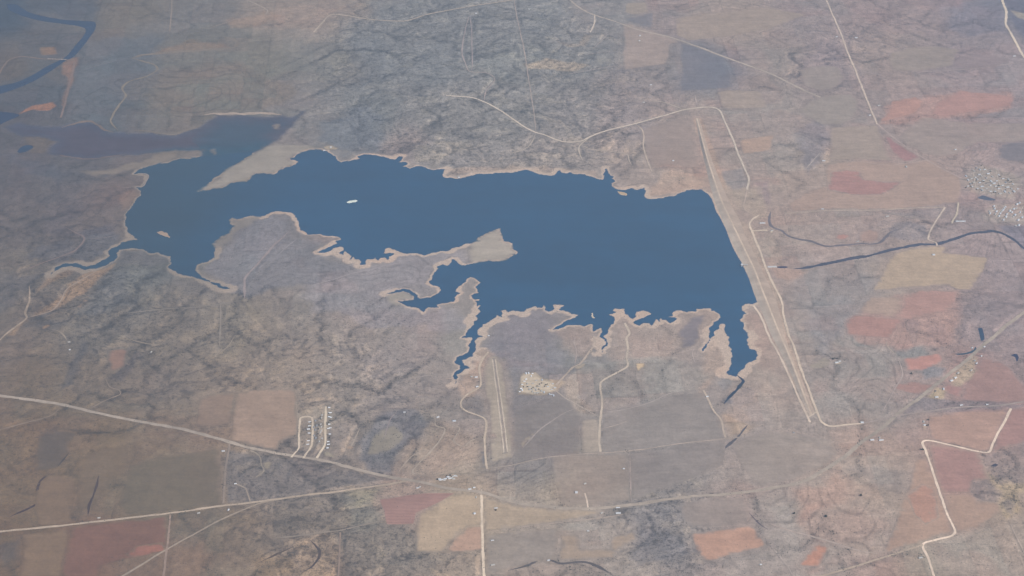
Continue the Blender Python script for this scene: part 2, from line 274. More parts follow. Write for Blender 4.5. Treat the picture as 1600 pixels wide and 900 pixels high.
# soft-edged ground cover: outline, colour, strength, softness in px
PATCHES = [
    ([(400,708),(470,722),(540,738),(612,751),(585,759),(500,770),(400,783),(360,782),(352,705)], (114,113,119), .8, 3),
    ([(560,695),(585,652),(620,640),(655,648),(668,662),(666,690),(640,684),(622,703),(618,722),(608,744),(585,738),(570,716)], (117,119,129), .8, 4),
    ([(480,440),(620,400),(720,385),(740,420),(690,445),(650,455),(600,455),(620,485),(720,480),(744,490),(735,510),(640,510),(560,500),(470,470)], (132,131,142), .75, 10),
    ([(760,520),(800,492),(860,492),(880,512),(860,530),(880,560),(860,580),(800,590),(780,560)], (137,135,144), .65, 8),
    ([(345,440),(320,425),(345,392),(390,352),(430,334),(455,345),(440,372),(470,372),(500,376),(490,400),(560,420),(500,440),(420,450),(385,470)], (120,121,132), .8, 4),
    ([(100,70),(160,60),(260,55),(240,95),(245,110),(200,130),(190,170),(170,200),(110,185)], (112,119,131), .7, 10),
    ([(0,10),(90,0),(150,0),(148,34),(60,26)], (100,108,122), .6, 8),
    ([(20,60),(110,52),(130,60),(95,95),(30,90)], (108,112,122), .6, 8),
    ([(0,130),(60,120),(100,130),(100,165),(30,170),(0,170)], (103,110,122), .6, 8),
    ([(500,190),(570,165),(600,180),(590,235),(540,240),(500,222)], (124,129,140), .8, 8),
    ([(1128,630),(1146,618),(1162,607),(1180,612),(1178,626),(1160,636)], (127,129,140), .8, 2),
    ([(1120,600),(1140,588),(1158,596),(1150,608),(1130,614)], (138,138,144), .6, 2),
    ([(1145,560),(1182,563),(1176,600),(1200,600),(1195,625),(1160,640),(1190,660),(1170,676),(1133,684),(1125,655),(1140,640)], (158,149,148), .7, 5),
    ([(1133,650),(1150,660),(1180,672),(1160,684),(1135,686)], (172,158,148), .6, 5),
    ([(1100,545),(1128,515),(1136,545),(1138,575),(1125,590),(1105,610),(1095,640),(1090,590)], (163,152,149), .8, 6),
    ([(960,490),(1060,490),(1065,510),(1060,545),(1020,560),(960,560),(955,520)], (158,149,149), .8, 7),
    ([(865,512),(930,510),(936,535),(920,560),(885,540),(868,520)], (158,147,146), .6, 6),
    ([(815,584),(836,583),(850,594),(878,594),(887,599),(876,609),(872,614),(858,617),(845,619),(812,617),(810,612)], (168,158,149), .85, 2),
    ([(875,600),(890,585),(915,578),(910,600),(900,620),(930,640),(940,655),(905,650),(880,622)], (160,153,151), .9, 4),
    ([(752,560),(792,560),(803,640),(806,718),(764,732),(758,670),(752,610)], (150,144,145), .7, 4),
    ([(735,542),(762,552),(752,575),(750,610),(720,620),(712,600),(722,584),(740,568)], (158,145,141), .7, 5),
    ([(620,745),(650,690),(690,660),(740,680),(752,690),(750,735),(680,745)], (149,141,139), .7, 6),
    ([(460,650),(510,636),(520,640),(518,704),(470,706),(466,680)], (138,134,134), .7, 3),
    ([(1505,278),(1520,260),(1550,258),(1580,272),(1598,290),(1585,306),(1540,302),(1508,294)], (161,154,153), .8, 6),
    ([(1545,322),(1606,312),(1606,352),(1560,352),(1540,340)], (158,151,151), .7, 6),
    ([(1230,590),(1290,560),(1400,560),(1400,650),(1300,662)], (150,147,149), .4, 14),
    ([(1270,480),(1340,470),(1320,520),(1290,560),(1262,500)], (143,142,149), .7, 8),
    ([(1240,430),(1380,430),(1350,465),(1290,500),(1240,480)], (149,146,151), .6, 10),
    ([(1390,535),(1440,540),(1450,553),(1420,560),(1400,555)], (140,141,146), .8, 4),
    ([(1330,530),(1375,530),(1385,536),(1360,545),(1330,540)], (138,142,146), .7, 4),
    ([(1410,500),(1430,500),(1440,512),(1420,525),(1408,515)], (132,130,140), .8, 4),
    ([(1448,505),(1462,500),(1472,512),(1460,524),(1450,518)], (132,130,140), .8, 4),
    ([(1440,592),(1448,572),(1480,575),(1475,590)], (134,137,147), .7, 3),
    ([(1484,586),(1500,572),(1526,560),(1522,585),(1505,592),(1490,600)], (166,158,149), .8, 3),
    ([(1447,618),(1462,605),(1476,608),(1472,624),(1455,622)], (172,161,148), .85, 2),
    ([(1440,618),(1500,625),(1600,626),(1600,632),(1440,645),(1410,650)], (138,133,141), .7, 3),
    ([(1545,740),(1560,752),(1606,756),(1606,762),(1585,770),(1592,800),(1575,812),(1560,790),(1566,770),(1548,756)], (172,160,146), .75, 3),
    ([(1515,752),(1545,750),(1562,770),(1560,783),(1530,783),(1516,770)], (140,134,138), .7, 3),
    ([(1565,790),(1585,780),(1592,792),(1584,812),(1572,806)], (142,136,138), .7, 3),
    ([(1540,710),(1606,690),(1606,750),(1565,752),(1545,735)], (146,138,142), .6, 6),
    ([(820,100),(850,94),(880,98),(920,104),(895,113),(860,108),(828,107)], (164,157,152), .75, 3),
    ([(870,65),(905,72),(915,55),(925,58),(915,75),(890,78)], (158,152,150), .6, 3),
    ([(400,20),(470,10),(560,10),(520,25),(490,50),(440,45)], (150,140,138), .6, 10),
    ([(300,60),(360,75),(300,80),(220,88),(208,92),(235,86)], (132,126,124), .7, 4),
    ([(350,32),(420,20),(440,30),(400,45),(355,45)], (146,136,132), .7, 4),
    ([(255,130),(330,100),(400,110),(460,140),(440,170),(330,180),(240,180),(220,160)], (127,127,129), .7, 12),
    ([(30,178),(50,166),(80,160),(88,166),(78,172),(50,173)], (152,126,118), .85, 2),
    ([(62,76),(85,75),(87,86),(64,86)], (134,122,116), .8, 2),
    ([(96,92),(120,90),(117,115),(108,140),(104,165),(99,165),(106,125),(98,108)], (146,128,122), .6, 3),
    ([(20,205),(50,212),(90,220),(70,240),(50,240),(40,220)], (118,115,116), .7, 5),
    ([(0,250),(60,250),(110,270),(95,290),(40,275)], (106,108,118), .5, 8),
    ([(105,365),(130,360),(170,352),(180,365),(130,372)], (106,108,120), .5, 5),
    ([(60,380),(115,375),(125,395),(90,410),(40,400)], (104,106,116), .5, 6),
    ([(130,372),(190,366),(180,388),(168,398),(130,414),(112,402)], (107,110,120), .6, 4),
    ([(188,392),(225,392),(262,402),(264,412),(230,418),(190,414)], (112,113,120), .7, 4),
    ([(110,440),(140,425),(180,412),(160,430),(130,460),(95,480),(60,495),(20,525),(10,522),(60,485),(90,465)], (142,127,118), .75, 3),
    ([(78,424),(95,416),(115,420),(110,430),(85,440),(60,455),(70,440)], (134,121,114), .6, 3),
    ([(0,430),(70,430),(40,460),(0,490)], (101,102,110), .6, 8),
    ([(45,488),(90,487),(60,500),(30,520)], (93,96,104), .7, 4),
    ([(130,490),(170,430),(200,420),(195,470),(170,500)], (103,107,116), .6, 8),
    ([(270,430),(310,440),(345,455),(340,470),(290,460)], (112,112,118), .6, 6),
    ([(40,512),(62,500),(100,515),(60,520)], (96,98,106), .6, 5),
    ([(115,560),(130,530),(140,540),(130,560),(118,600),(100,610)], (94,96,104), .7, 4),
    ([(165,590),(195,570),(215,550),(225,560),(190,600)], (96,96,104), .6, 4),
    ([(60,680),(90,665),(100,690),(90,740),(60,730)], (96,94,98), .5, 6),
    ([(35,840),(40,830),(30,880),(0,895),(0,850)], (92,92,98), .6, 5),
    ([(130,760),(165,730),(160,770),(130,810),(110,812)], (102,98,98), .5, 6),
    ([(280,800),(340,790),(350,810),(300,860),(270,850)], (104,102,103), .6, 6),
    ([(530,770),(580,775),(590,800),(600,830),(560,830),(540,800)], (122,124,126), .6, 5),
    ([(545,765),(585,768),(580,785),(560,790)], (142,140,132), .5, 5),
    ([(600,830),(700,850),(720,880),(640,900),(540,900),(535,840)], (127,125,127), .6, 10),
    ([(990,870),(1000,830),(1075,840),(1080,860),(1040,880),(1000,890)], (130,130,138), .6, 5),
    ([(990,785),(1060,790),(1075,810),(1050,830),(1000,820)], (138,137,143), .6, 6),
    ([(1000,505),(1055,505),(1057,530),(1050,560),(1000,560)], (156,149,149), .5, 5),
    ([(885,590),(960,560),(1060,560),(1110,590),(1100,612),(960,640),(945,660),(930,640)], (149,147,149), .75, 8),
    ([(945,640),(1100,618),(1125,660),(1130,690),(945,710)], (146,143,147), .7, 5),
    ([(1130,175),(1155,230),(1168,280),(1200,285),(1250,260),(1250,180)], (152,147,149), .4, 10),
    ([(1120,270),(1160,262),(1170,290),(1150,298),(1135,292)], (144,143,149), .6, 3),
    ([(1168,295),(1186,296),(1200,340),(1180,345),(1168,330),(1150,330),(1142,296)], (166,156,151), .7, 4),
    ([(1175,290),(1190,295),(1198,320),(1205,318),(1200,285)], (150,139,144), .7, 2),
    ([(1182,380),(1205,365),(1225,415),(1200,415)], (163,153,150), .7, 4),
    ([(1200,418),(1260,424),(1230,440),(1212,440)], (168,152,148), .7, 4),
    ([(1055,290),(1062,282),(1100,270),(1110,290),(1085,296)], (168,152,148), .7, 4),
    ([(1250,205),(1290,180),(1295,240),(1265,270),(1250,250)], (136,134,144), .6, 6),
    ([(1500,0),(1565,0),(1570,50),(1510,60),(1480,40)], (128,128,142), .6, 8),
    ([(1570,0),(1606,0),(1606,70),(1590,50)], (118,118,134), .7, 4),
    ([(1577,17),(1600,22),(1606,36),(1590,30)], (166,158,150), .7, 2),
    ([(1560,452),(1606,440),(1606,520),(1560,520),(1500,490),(1520,460)], (143,137,144), .6, 10),
    ([(1380,335),(1470,326),(1470,345),(1440,342)], (144,140,146), .6, 3),
    ([(1410,352),(1450,355),(1455,375),(1420,382),(1380,372)], (137,135,144), .6, 5),
    ([(1560,355),(1606,350),(1606,385),(1580,372)], (128,128,144), .7, 4),
    ([(1300,740),(1350,700),(1430,722),(1410,790),(1370,870),(1250,830),(1230,770)], (160,150,148), .5, 12),
    ([(1320,735),(1425,735),(1420,770),(1385,765)], (150,144,146), .6, 5),
    ([(1495,840),(1606,800),(1606,906),(1465,906),(1445,852)], (154,147,146), .6, 6),
    ([(1110,242),(1143,300),(1157,346),(1176,352),(1182,377),(1190,398),(1197,420),(1211,450),(1221,470),(1227,505),(1240,540),(1262,605),(1276,642),(1264,650),(1250,620),(1218,550),(1186,480),(1152,397),(1117,318)], (166,155,151), .9, 2),
    ([(1082,184),(1096,184),(1128,270),(1136,296),(1112,290)], (168,153,147), .8, 2),
    ([(1375,194),(1388,165),(1445,152),(1500,142),(1586,149),(1584,168),(1485,186),(1410,194)], (168,145,143), .75, 5),
    ([(1240,770),(1310,745),(1332,758),(1312,792),(1252,812)], (168,147,143), .6, 7),
    ([(1322,500),(1400,462),(1495,455),(1500,500),(1480,540),(1400,545),(1330,528)], (166,145,144), .7, 5),
    ([(185,308),(200,298),(218,297),(220,306),(210,317),(203,326),(192,330),(188,318)], (140,127,123), .6, 4),
    ([(1040,270),(1060,262),(1095,270),(1105,288),(1070,296),(1040,304),(1012,308),(1015,290)], (172,156,150), .7, 5),
    ([(700,262),(780,262),(850,260),(930,268),(930,278),(850,274),(780,271),(700,276)], (166,154,150), .6, 4),
    ([(640,232),(665,225),(735,222),(740,235),(690,250),(650,252)], (158,154,152), .5, 5),
    ([(460,800),(540,800),(530,835),(430,840),(420,800)], (112,110,112), .6, 6),
    ([(400,880),(455,876),(458,906),(400,906)], (126,116,108), .5, 3),
    ([(455,845),(528,836),(524,900),(470,900)], (142,132,127), .6, 5),
]

ROADS = [  # line, width m, colour, name, label
    ([(1288,-6),(1312,50),(1325,85),(1336,110),(1352,150),(1371,195)], 17, (192,178,170), 'road', 'pale straight country road running south to the red field'),
    ([(1371,195),(1405,222),(1440,246),(1500,279)], 14, (160,152,150), 'road', 'faint straight road continuing to the town'),
    ([(1563,-6),(1572,20),(1571,38),(1580,55),(1592,78),(1604,98)], 26, (205,192,178), 'road', 'bright road in the far north east'),
    ([(880,-8),(890,1),(905,14),(925,24),(962,36),(1000,49),(1048,60),(1100,79),(1135,92),(1165,103),(1200,115),(1240,133),(1282,152)], 25, (168,161,158), 'highway', 'grey tan diagonal highway in the north'),
    ([(929,25),(929,37),(922,52)], 15, (178,172,168), 'road', 'short pale spur off the diagonal highway'),
    ([(490,52),(503,38),(517,25),(540,26),(575,29),(620,31),(637,30),(667,21),(700,16),(750,10),(800,3),(835,-6)], 20, (164,157,150), 'road', 'pale road winding over the northern hills'),
    ([(733,25),(726,50),(722,85),(728,103),(732,112),(740,115),(762,116),(773,126),(760,142),(756,159)], 10, (156,150,148), 'track', 'track looping down from the northern hills'),
    ([(735,25),(737,52),(738,105),(736,113)], 9, (154,148,146), 'track', 'second track beside the loop'),
    ([(697,151),(737,154),(757,160),(780,172),(803,188),(822,201),(837,209),(851,213),(879,222.6),(905,222),(925,213),(950,204),(992,194),(1025,185),(1067,172),(1090,169),(1112,169),(1124,174),(1132,190),(1147,222),(1151,235),(1160,256),(1167,272),(1170,283),(1167,297)], 18, (190,183,177), 'road', 'long pale road curving round the north shore to the dam'),
    ([(1167,297),(1165,310),(1162,323),(1169,332),(1180,337)], 11, (167,158,154), 'track', 'fading track behind the dam'),
    ([(1012,159),(1035,160),(1050,165),(1070,172)], 12, (168,162,158), 'track', 'branch track to a northern homestead'),
    ([(1085,147),(1087,157),(1090,168)], 11, (166,156,152), 'track', 'stub track north of the bend'),
    ([(804,-6),(805,15),(815,62),(821,92),(826,125),(834,175),(837,207)], 9, (158,152,149), 'track', 'thin straight track from the north'),
    ([(837,209),(832,222),(826,230),(812,237),(790,242)], 10, (164,160,158), 'track', 'short track down to the northern shore'),
    ([(925,213),(907,227),(904,233),(907,244),(911,252)], 10, (176,170,165), 'track', 'hooked lane ending above the shore cliffs'),
    ([(907,227),(922,233),(940,235),(961,238),(980,242),(983,251),(988,260)], 10, (170,164,160), 'track', 'lane along the northern shore'),
    ([(992,194),(1002,202),(1006,212),(1005,226),(1010,247),(1019,269)], 11, (180,168,160), 'track', 'lane down to the pinkish shore field'),
    ([(1226,335.5),(1260,333.5),(1300,331.5),(1360,331),(1412,327),(1475,325)], 12, (171,160,154), 'road', 'straight road from the dam to the town'),
    ([(1375,332),(1410,338),(1457,346)], 9, (160,152,150), 'track', 'faint diagonal lane'),
    ([(1477,325),(1460,350),(1450,375),(1462,381),(1464,386)], 12, (184,173,168), 'road', 'pale lane crossing the creek'),
    ([(1497,317),(1495,335),(1489,345),(1487,350)], 12, (182,174,160), 'road', 'hooked lane into the town'),
    ([(1186,337),(1177,342),(1171,349),(1172,356),(1175,361),(1181,377),(1190,398),(1197,420),(1211,450),(1221,470),(1224,490),(1227,505),(1233,525),(1240,540),(1251,575),(1262,605),(1276,642),(1281,655),(1286,661),(1297,666),(1320,665),(1346,663)], 15, (196,182,170), 'road', 'bright road along the dry foot of the dam'),
    ([(1175,361),(1188,360),(1199,360)], 13, (194,183,168), 'road', 'short drive to the dam yard'),
    ([(1346,663),(1375,657),(1400,651),(1425,647),(1500,636),(1562,632),(1606,625)], 14, (156,149,146), 'road', 'grey road from the dam foot to the east'),
    ([(1177,477),(1188,493),(1200,523),(1215,550),(1232,585),(1247,620),(1262,651),(1266,660)], 14, (194,180,172), 'road', 'bright road along the wet foot of the dam'),
    ([(1264,651),(1270,648),(1276,643)], 12, (190,178,170), 'road', 'link across the end of the dam'),
    ([(1580,637),(1570,657),(1560,675),(1552,692),(1545,706),(1527,705),(1487,696),(1452,689),(1444,689.5),(1441,693),(1447,707),(1465,762),(1480,807),(1491,837),(1462,847),(1442,854),(1450,875),(1460,906)], 14, (208,190,180), 'road', 'white zigzag section road in the south east'),
    ([(1442,854),(1410,864),(1375,875),(1325,890),(1280,903)], 13, (174,160,150), 'road', 'fading road continuing west from the white zigzag'),
    ([(1606,483),(1570,512),(1540,537),(1500,570),(1475,590),(1440,620),(1400,650),(1375,672),(1350,690),(1320,715),(1287,737),(1255,755),(1200,767),(1175,771),(1112,777),(1050,784),(1000,790),(950,795),(920,796.5),(875,795),(825,790),(800,786),(750,773),(700,767),(670,760),(637,752),(620,749),(590,742),(525,725),(462,712),(400,701),(350,690),(300,677),(275,671),(212,659),(140,645),(95,635),(40,627),(-8,620)], 29, (158,153,151), 'highway', 'long grey highway sweeping across the whole south'),
    ([(-8,835),(40,830),(112,822),(155,816),(265,802),(350,790),(400,785),(427,781),(500,772),(585,761),(635,754)], 20, (166,154,144), 'road', 'tan straight road meeting the highway from the west'),
    ([(190,903),(257,862),(312,830),(350,810),(400,789),(420,784)], 13, (150,141,134), 'road', 'thin diagonal road at the lower left'),
    ([(266,804),(262,850),(255,906)], 12, (146,128,124), 'road', 'pinkish section road at the lower left'),
    ([(359,695),(352,737),(349,787)], 11, (142,126,120), 'road', 'pinkish lane between highway and western road'),
    ([(95,639),(80,652),(45,662),(20,669),(-6,676)], 11, (136,124,116), 'track', 'tan lane branching off at the far left'),
    ([(137,644),(160,630),(187,617),(186,610),(172,605),(165,592)], 9, (140,130,126), 'track', 'crooked lane into the western gullies'),
    ([(455,714),(459,709),(467,699),(467,680),(469,656),(471,653),(484,652),(488,655),(488,680),(487,694),(484,702),(478,709),(474,716)], 13, (186,176,164), 'street', 'looped pale street of the trailer park'),
    ([(509.5,636),(508.5,660),(508,690),(506,698),(499,709),(493,718)], 14, (190,182,168), 'street', 'straight pale eastern street of the trailer park'),
    ([(868,604),(875,597),(895,575),(905,570),(917,555),(929,537),(928,525)], 13, (172,161,152), 'road', 'pale road from the lakeside village to the shore'),
    ([(898,572),(901,550),(897,535),(901,525)], 8, (162,155,150), 'track', 'thin track to the southern shore'),
    ([(858,603),(880,622),(900,633),(938,655)], 9, (158,151,148), 'track', 'track south east from the lakeside village'),
    ([(976,505),(984,521),(979,529),(981,543),(979,560),(980,573),(962,584),(944,594),(937.5,601),(940,622),(940,640),(938,656),(936,690),(938,708)], 14, (180,172,164), 'road', 'pale road from the southern point inland'),
    ([(1099,612),(1104,622),(1115,645),(1127,660),(1130,675),(1133,688)], 12, (178,166,158), 'road', 'pale lane west of the narrow inlet'),
    ([(1099,612),(1080,614),(1062,615),(1045,617),(1012,632),(975,642),(942,647)], 9, (160,150,148), 'track', 'pinkish lane linking the two pale roads'),
    ([(1087,539),(1082,552),(1086,568)], 8, (164,156,154), 'track', 'short lane near the leaf shaped hollow'),
    ([(763,550),(754,562),(749,575),(751,600),(747,607),(730,616),(720,629),(725,640),(755,654),(760,664),(757,685),(758,709),(761,736)], 13, (180,168,156), 'road', 'winding pale road beside the airfield'),
    ([(680,651),(681,665),(695,671),(688,688),(673,706.5),(660,720),(645,737),(646,742),(654,743),(663,738)], 9, (164,157,152), 'track', 'looping lane on the rough pasture'),
    ([(695,671),(703,667),(710,666),(718,670),(709,689),(713,695),(725,700),(738,690),(757,686)], 9, (162,154,150), 'track', 'second looping lane joining the airfield road'),
    ([(673,705),(648,711),(628,732),(620,743)], 9, (160,150,146), 'track', 'curving lane down to the highway'),
    ([(752,777),(754,840),(757,906)], 14, (196,184,172), 'road', 'bright section road straight down to the bottom edge'),
    ([(752,777),(752,768)], 12, (170,160,152), 'road', 'short stub between section road and highway'),
    ([(914,773),(917,784),(919,795)], 10, (194,180,172), 'driveway', 'pale driveway up from the highway'),
    ([(384,763),(388,775),(391,785)], 9, (148,140,136), 'driveway', 'pale drive up from the western road'),
    ([(384,763),(376,759),(368,756)], 9, (152,146,142), 'driveway', 'branch of the pale drive'),
    ([(391,703),(401,707),(407,715),(408,725),(412,735),(400,745)], 9, (146,142,138), 'driveway', 'curved drive to the quarry'),
    ([(427,782),(425,796),(426,809)], 9, (148,138,132), 'track', 'short lane south of the western road'),
    ([(-6,124),(12,97),(32,90),(65,93),(90,94.3),(117,95)], 14, (136,124,118), 'road', 'tan road over the river'),
    ([(117,97),(112,120),(107,140),(102,162),(95,185)], 20, (140,124,118), 'road', 'reddish wide lane south of the river'),
    ([(117,115),(162,101),(205,90)], 9, (124,120,120), 'track', 'faint lane east of the river'),
    ([(269,-6),(268,20),(265,50)], 12, (142,137,136), 'road', 'short pale road at the top edge'),
    ([(320,47),(352,37),(372,30),(400,24)], 10, (142,136,132), 'track', 'pale lane near the top left'),
    ([(375,-2),(400,8),(418,18),(415,24)], 12, (156,150,146), 'road', 'curved pale lane at the top edge'),
    ([(102,355),(118,364),(132,374),(117,392),(100,399),(67,411),(35,424)], 12, (134,122,120), 'track', 'pinkish lane forking on the western shore'),
    ([(132,374),(155,374),(175,370),(190,364)], 10, (128,120,118), 'track', 'eastern fork of the pinkish lane'),
    ([(45,445),(46,466),(39,487),(42,496),(25,510),(9,523),(-6,540)], 14, (152,140,130), 'track', 'sandy wash at the far left'),
    ([(42,496),(63,490),(81,484),(93,472),(105,450),(117,443),(133,434),(150,424)], 13, (154,140,132), 'track', 'sandy wash joining from the inlet'),
    ([(453,360),(427,384),(405,408),(384,432),(382,444),(382,468)], 15, (144,138,138), 'track', 'wide sandy track down the western peninsula'),
    ([(465,372),(448,385),(430,402),(412,418)], 9, (140,134,136), 'track', 'second sandy track on the western peninsula'),
    ([(482,447),(515,438),(548,428),(575,422),(627,410),(650,405)], 11, (142,139,142), 'track', 'faint pale track behind the coves'),
    ([(382,468),(350,474),(310,479),(262,482),(195,489)], 10, (124,119,118), 'track', 'faint lane running west'),
    ([(345,473),(344,510),(342,545)], 10, (126,116,116), 'track', 'faint pinkish lane running south'),
    ([(532,835),(531,870),(529,906)], 10, (150,132,128), 'road', 'pinkish section road near the bottom edge'),
    ([(420,845),(460,841),(530,832),(575,822),(600,818)], 9, (140,130,126), 'track', 'faint line road near the bottom edge'),
    ([(762,735),(800,730),(850,719),(907,712),(980,707),(1050,699),(1132,690),(1175,684)], 10, (162,154,150), 'track', 'faint straight line road south of the lake'),
    ([(984,710),(985,750),(986,786)], 9, (160,151,148), 'track', 'faint section line down to the highway'),
    ([(800,826),(875,818),(955,809),(980,804)], 8, (160,152,148), 'track', 'faint section line below the highway'),
    ([(600,688),(604,672),(610,655),(622,640)], 8, (146,140,138), 'track', 'thin lane through the woods'),
    ([(545,708),(552,692),(563,668)], 8, (158,152,148), 'track', 'thin lane beside the three streets'),
    ([(1385,533),(1386,541),(1395,550),(1402,556)], 9, (176,166,154), 'track', 'pale hooked lane beside the brick red field'),
    ([(1402,556),(1410,585),(1400,605),(1376,650)], 7, (156,148,148), 'track', 'faint lane down to the highway curve'),
    ([(1200,850),(1215,868),(1232,890),(1240,906)], 9, (160,148,144), 'track', 'pinkish lane at the bottom edge'),
    ([(1200,820),(1240,833),(1285,845),(1340,862),(1372,868)], 11, (164,150,144), 'track', 'pinkish line road below the pasture'),
    ([(1575,815),(1590,845),(1606,880)], 9, (164,152,150), 'track', 'pale lane at the lower right'),
    ([(1425,115),(1475,112),(1530,108),(1606,98)], 8, (160,150,150), 'track', 'faint line road in the north east'),
    ([(1298,252),(1340,253),(1390,258),(1460,250)], 8, (166,156,152), 'track', 'line lane along the tan field'),
    ([(1258,266),(1270,252),(1282,238)], 9, (166,160,164), 'track', 'short lane in the dark pasture'),
    ([(872,117),(910,112),(960,105),(1000,106)], 8, (150,147,148), 'track', 'faint lane through the northern brush'),
    ([(909,88),(940,84),(970,81)], 8, (150,147,148), 'track', 'faint lane to the tan field'),
    ([(816,704),(830,688),(845,672),(883,647),(900,640)], 9, (152,147,145), 'track', 'diagonal pale track across the dark brush block'),
    ([(940,672),(958,668),(972,664),(982,659)], 10, (164,157,152), 'track', 'short pale spur east of the inland road'),
    ([(1132,633),(1150,638),(1165,643),(1190,643),(1212,646)], 10, (166,150,146), 'track', 'pinkish line below the winding channel'),
    ([(80,516),(92,519),(100,526),(107,536)], 9, (146,140,132), 'track', 'crooked pale lane to the western farmhouse'),
    ([(196,527),(215,532),(240,536),(262,533)], 9, (142,136,130), 'track', 'thin pale curve east of the western farmhouse'),
    ([(368,522),(355,542),(340,552),(328,562)], 9, (140,132,130), 'track', 'pale wash in the middle western gullies'),
    ([(730,612),(722,600),(705,592),(680,594)], 7, (150,144,144), 'track', 'faint lane west of the narrow inlet'),
    ([(640,592),(660,588),(682,586),(698,586)], 8, (156,146,144), 'track', 'short pinkish line west of the narrow inlet'),
    ([(925,80),(935,70),(950,54)], 8, (152,149,150), 'track', 'faint short lane in the northern brush'),
]

# colour of the open ground: u, v, r, g, b as seen, lower left light falloff included
BASE = [
 (20,20,95,105,120),(100,20,110,115,125),(200,20,122,122,124),(300,20,122,125,132),(430,20,145,138,136),(520,20,140,135,136),(620,20,128,132,140),(720,20,130,134,142),(850,20,132,136,144),(950,20,138,138,144),(1050,20,150,142,145),(1150,20,158,148,146),(1250,20,150,142,146),(1400,20,148,138,142),(1500,20,145,137,145),(1580,20,130,130,142),
 (20,100,112,112,116),(60,100,108,112,120),(200,100,112,118,128),(300,100,122,124,128),(400,100,128,128,128),(500,100,128,130,134),(600,100,126,131,140),(700,100,128,133,142),(800,100,130,135,142),(900,100,132,135,142),(1000,100,140,136,140),(1100,110,130,131,142),(1200,100,150,143,144),(1300,100,148,140,146),(1400,100,152,143,144),(1500,100,148,140,146),(1600,100,150,142,148),
 (30,180,105,108,118),(150,180,108,114,124),(280,160,120,122,126),(400,160,126,126,130),(500,180,130,130,136),(600,180,125,130,138),(700,180,134,136,142),(800,180,136,138,144),(900,180,140,140,146),(1000,180,146,141,146),(1100,200,158,148,148),(1200,190,152,145,146),(1300,180,152,144,146),(1500,190,155,142,146),(1600,180,148,140,146),
 (30,260,112,110,115),(100,280,112,112,118),(640,235,146,140,144),(700,250,148,146,150),(850,245,152,148,150),(1000,260,156,148,148),(1080,260,160,148,146),(1200,260,158,148,146),(1300,260,160,150,148),(1450,260,160,148,148),(1560,260,155,146,150),
 (30,350,115,112,115),(100,340,115,112,117),(180,310,122,116,118),(400,380,119,119,130),(1200,350,160,149,148),(1350,350,155,146,148),(1500,350,152,143,148),
 (30,430,112,110,112),(100,435,112,110,112),(250,430,108,112,118),(350,430,115,115,122),(420,430,122,120,126),(500,440,125,124,132),(620,430,130,129,138),(1250,440,155,147,149),(1300,440,150,144,147),(1400,430,155,147,146),(1560,430,148,140,146),
 (50,530,110,106,108),(150,520,108,108,112),(250,520,112,110,112),(350,520,115,113,114),(450,520,118,116,120),(550,520,130,126,130),(650,520,134,130,136),(720,520,134,132,136),(820,530,132,131,142),(900,550,140,138,142),(1000,530,158,150,150),(1150,530,162,150,148),(1270,520,150,146,148),(1350,540,150,145,148),(1500,520,152,140,142),(1580,520,148,140,146),
 (50,600,110,104,102),(150,600,108,105,106),(250,600,112,109,112),(350,580,120,114,114),(450,590,130,124,124),(550,600,134,130,132),(650,600,130,127,132),(720,610,134,130,134),(830,610,134,132,138),(900,600,142,140,144),(1000,610,148,145,148),(1100,600,150,145,148),(1200,600,158,149,148),(1300,600,152,147,150),(1400,600,152,145,148),(1550,600,158,140,142),
 (50,700,110,102,98),(150,700,108,102,98),(250,700,114,107,104),(350,700,118,110,108),(450,700,122,118,120),(520,690,120,118,122),(600,690,132,128,130),(700,700,148,140,138),(850,700,135,132,136),(950,730,150,144,144),(1050,720,144,141,145),(1150,700,150,145,148),(1300,700,156,149,150),(1400,700,160,148,146),(1500,730,165,145,143),
 (50,780,110,102,98),(200,760,110,106,103),(300,760,113,108,105),(450,760,115,113,116),(550,780,128,125,126),(650,770,150,138,138),(750,780,158,150,144),(900,770,160,151,146),(1050,770,146,143,146),(1200,790,156,149,150),(1350,780,162,152,148),(1580,780,155,146,142),
 (30,870,106,99,96),(150,870,112,100,98),(300,870,114,106,104),(400,870,118,112,110),(500,860,128,120,118),(600,870,128,125,126),(700,880,145,138,136),(850,870,152,146,146),(950,880,152,147,148),(1050,860,140,138,143),(1200,880,152,146,148),(1350,870,160,148,148),(1450,870,152,147,144),(1560,870,155,149,148)]

# how broken the country is: u, v, radius px, amount
ROUGH = [(700,120,170,.9),(850,60,130,.9),(560,110,120,.7),(900,225,90,.8),(600,220,60,.7),(720,235,90,.9),(820,240,90,.9),(150,480,90,.7),(250,520,90,.6),(120,430,60,.8),(350,560,100,.5),(500,560,100,.5),(600,600,90,.5),(60,700,90,.5),(480,850,70,.6),(560,860,80,.8),(700,890,60,.7),(1050,860,60,.9),(1050,760,70,.6),(1300,80,90,.6),(1450,60,110,.6),(1250,110,60,.5),(1500,500,90,.6),(1560,740,50,.8),(640,60,120,.7),(970,150,100,.6),(1280,230,60,.5),(60,330,100,.5),(380,740,60,.5),(1420,360,60,.5)]

ROADS += [(a, 8, (172,166,164), 'street', b) for a, b in ROADS_TOWN]
# ------------------------------------------------------------------ colour: from what the camera sees through the haze to base colour, light falloff left in
AIR = np.array([0.095, 0.097, 0.103])      # light the haze adds
GAIN = np.array([0.63, 0.728, 0.935])        # what is left of the sunlit ground


def lin(c):
    c = np.asarray(c, float) / 255.0
    return np.where(c <= 0.04045, c / 12.92, ((c + 0.055) / 1.055) ** 2.4)


def ramp(a, b, t):
    t = min(1.0, max(0.0, (t - a) / (b - a)))
    return t * t * (3 - 2 * t)


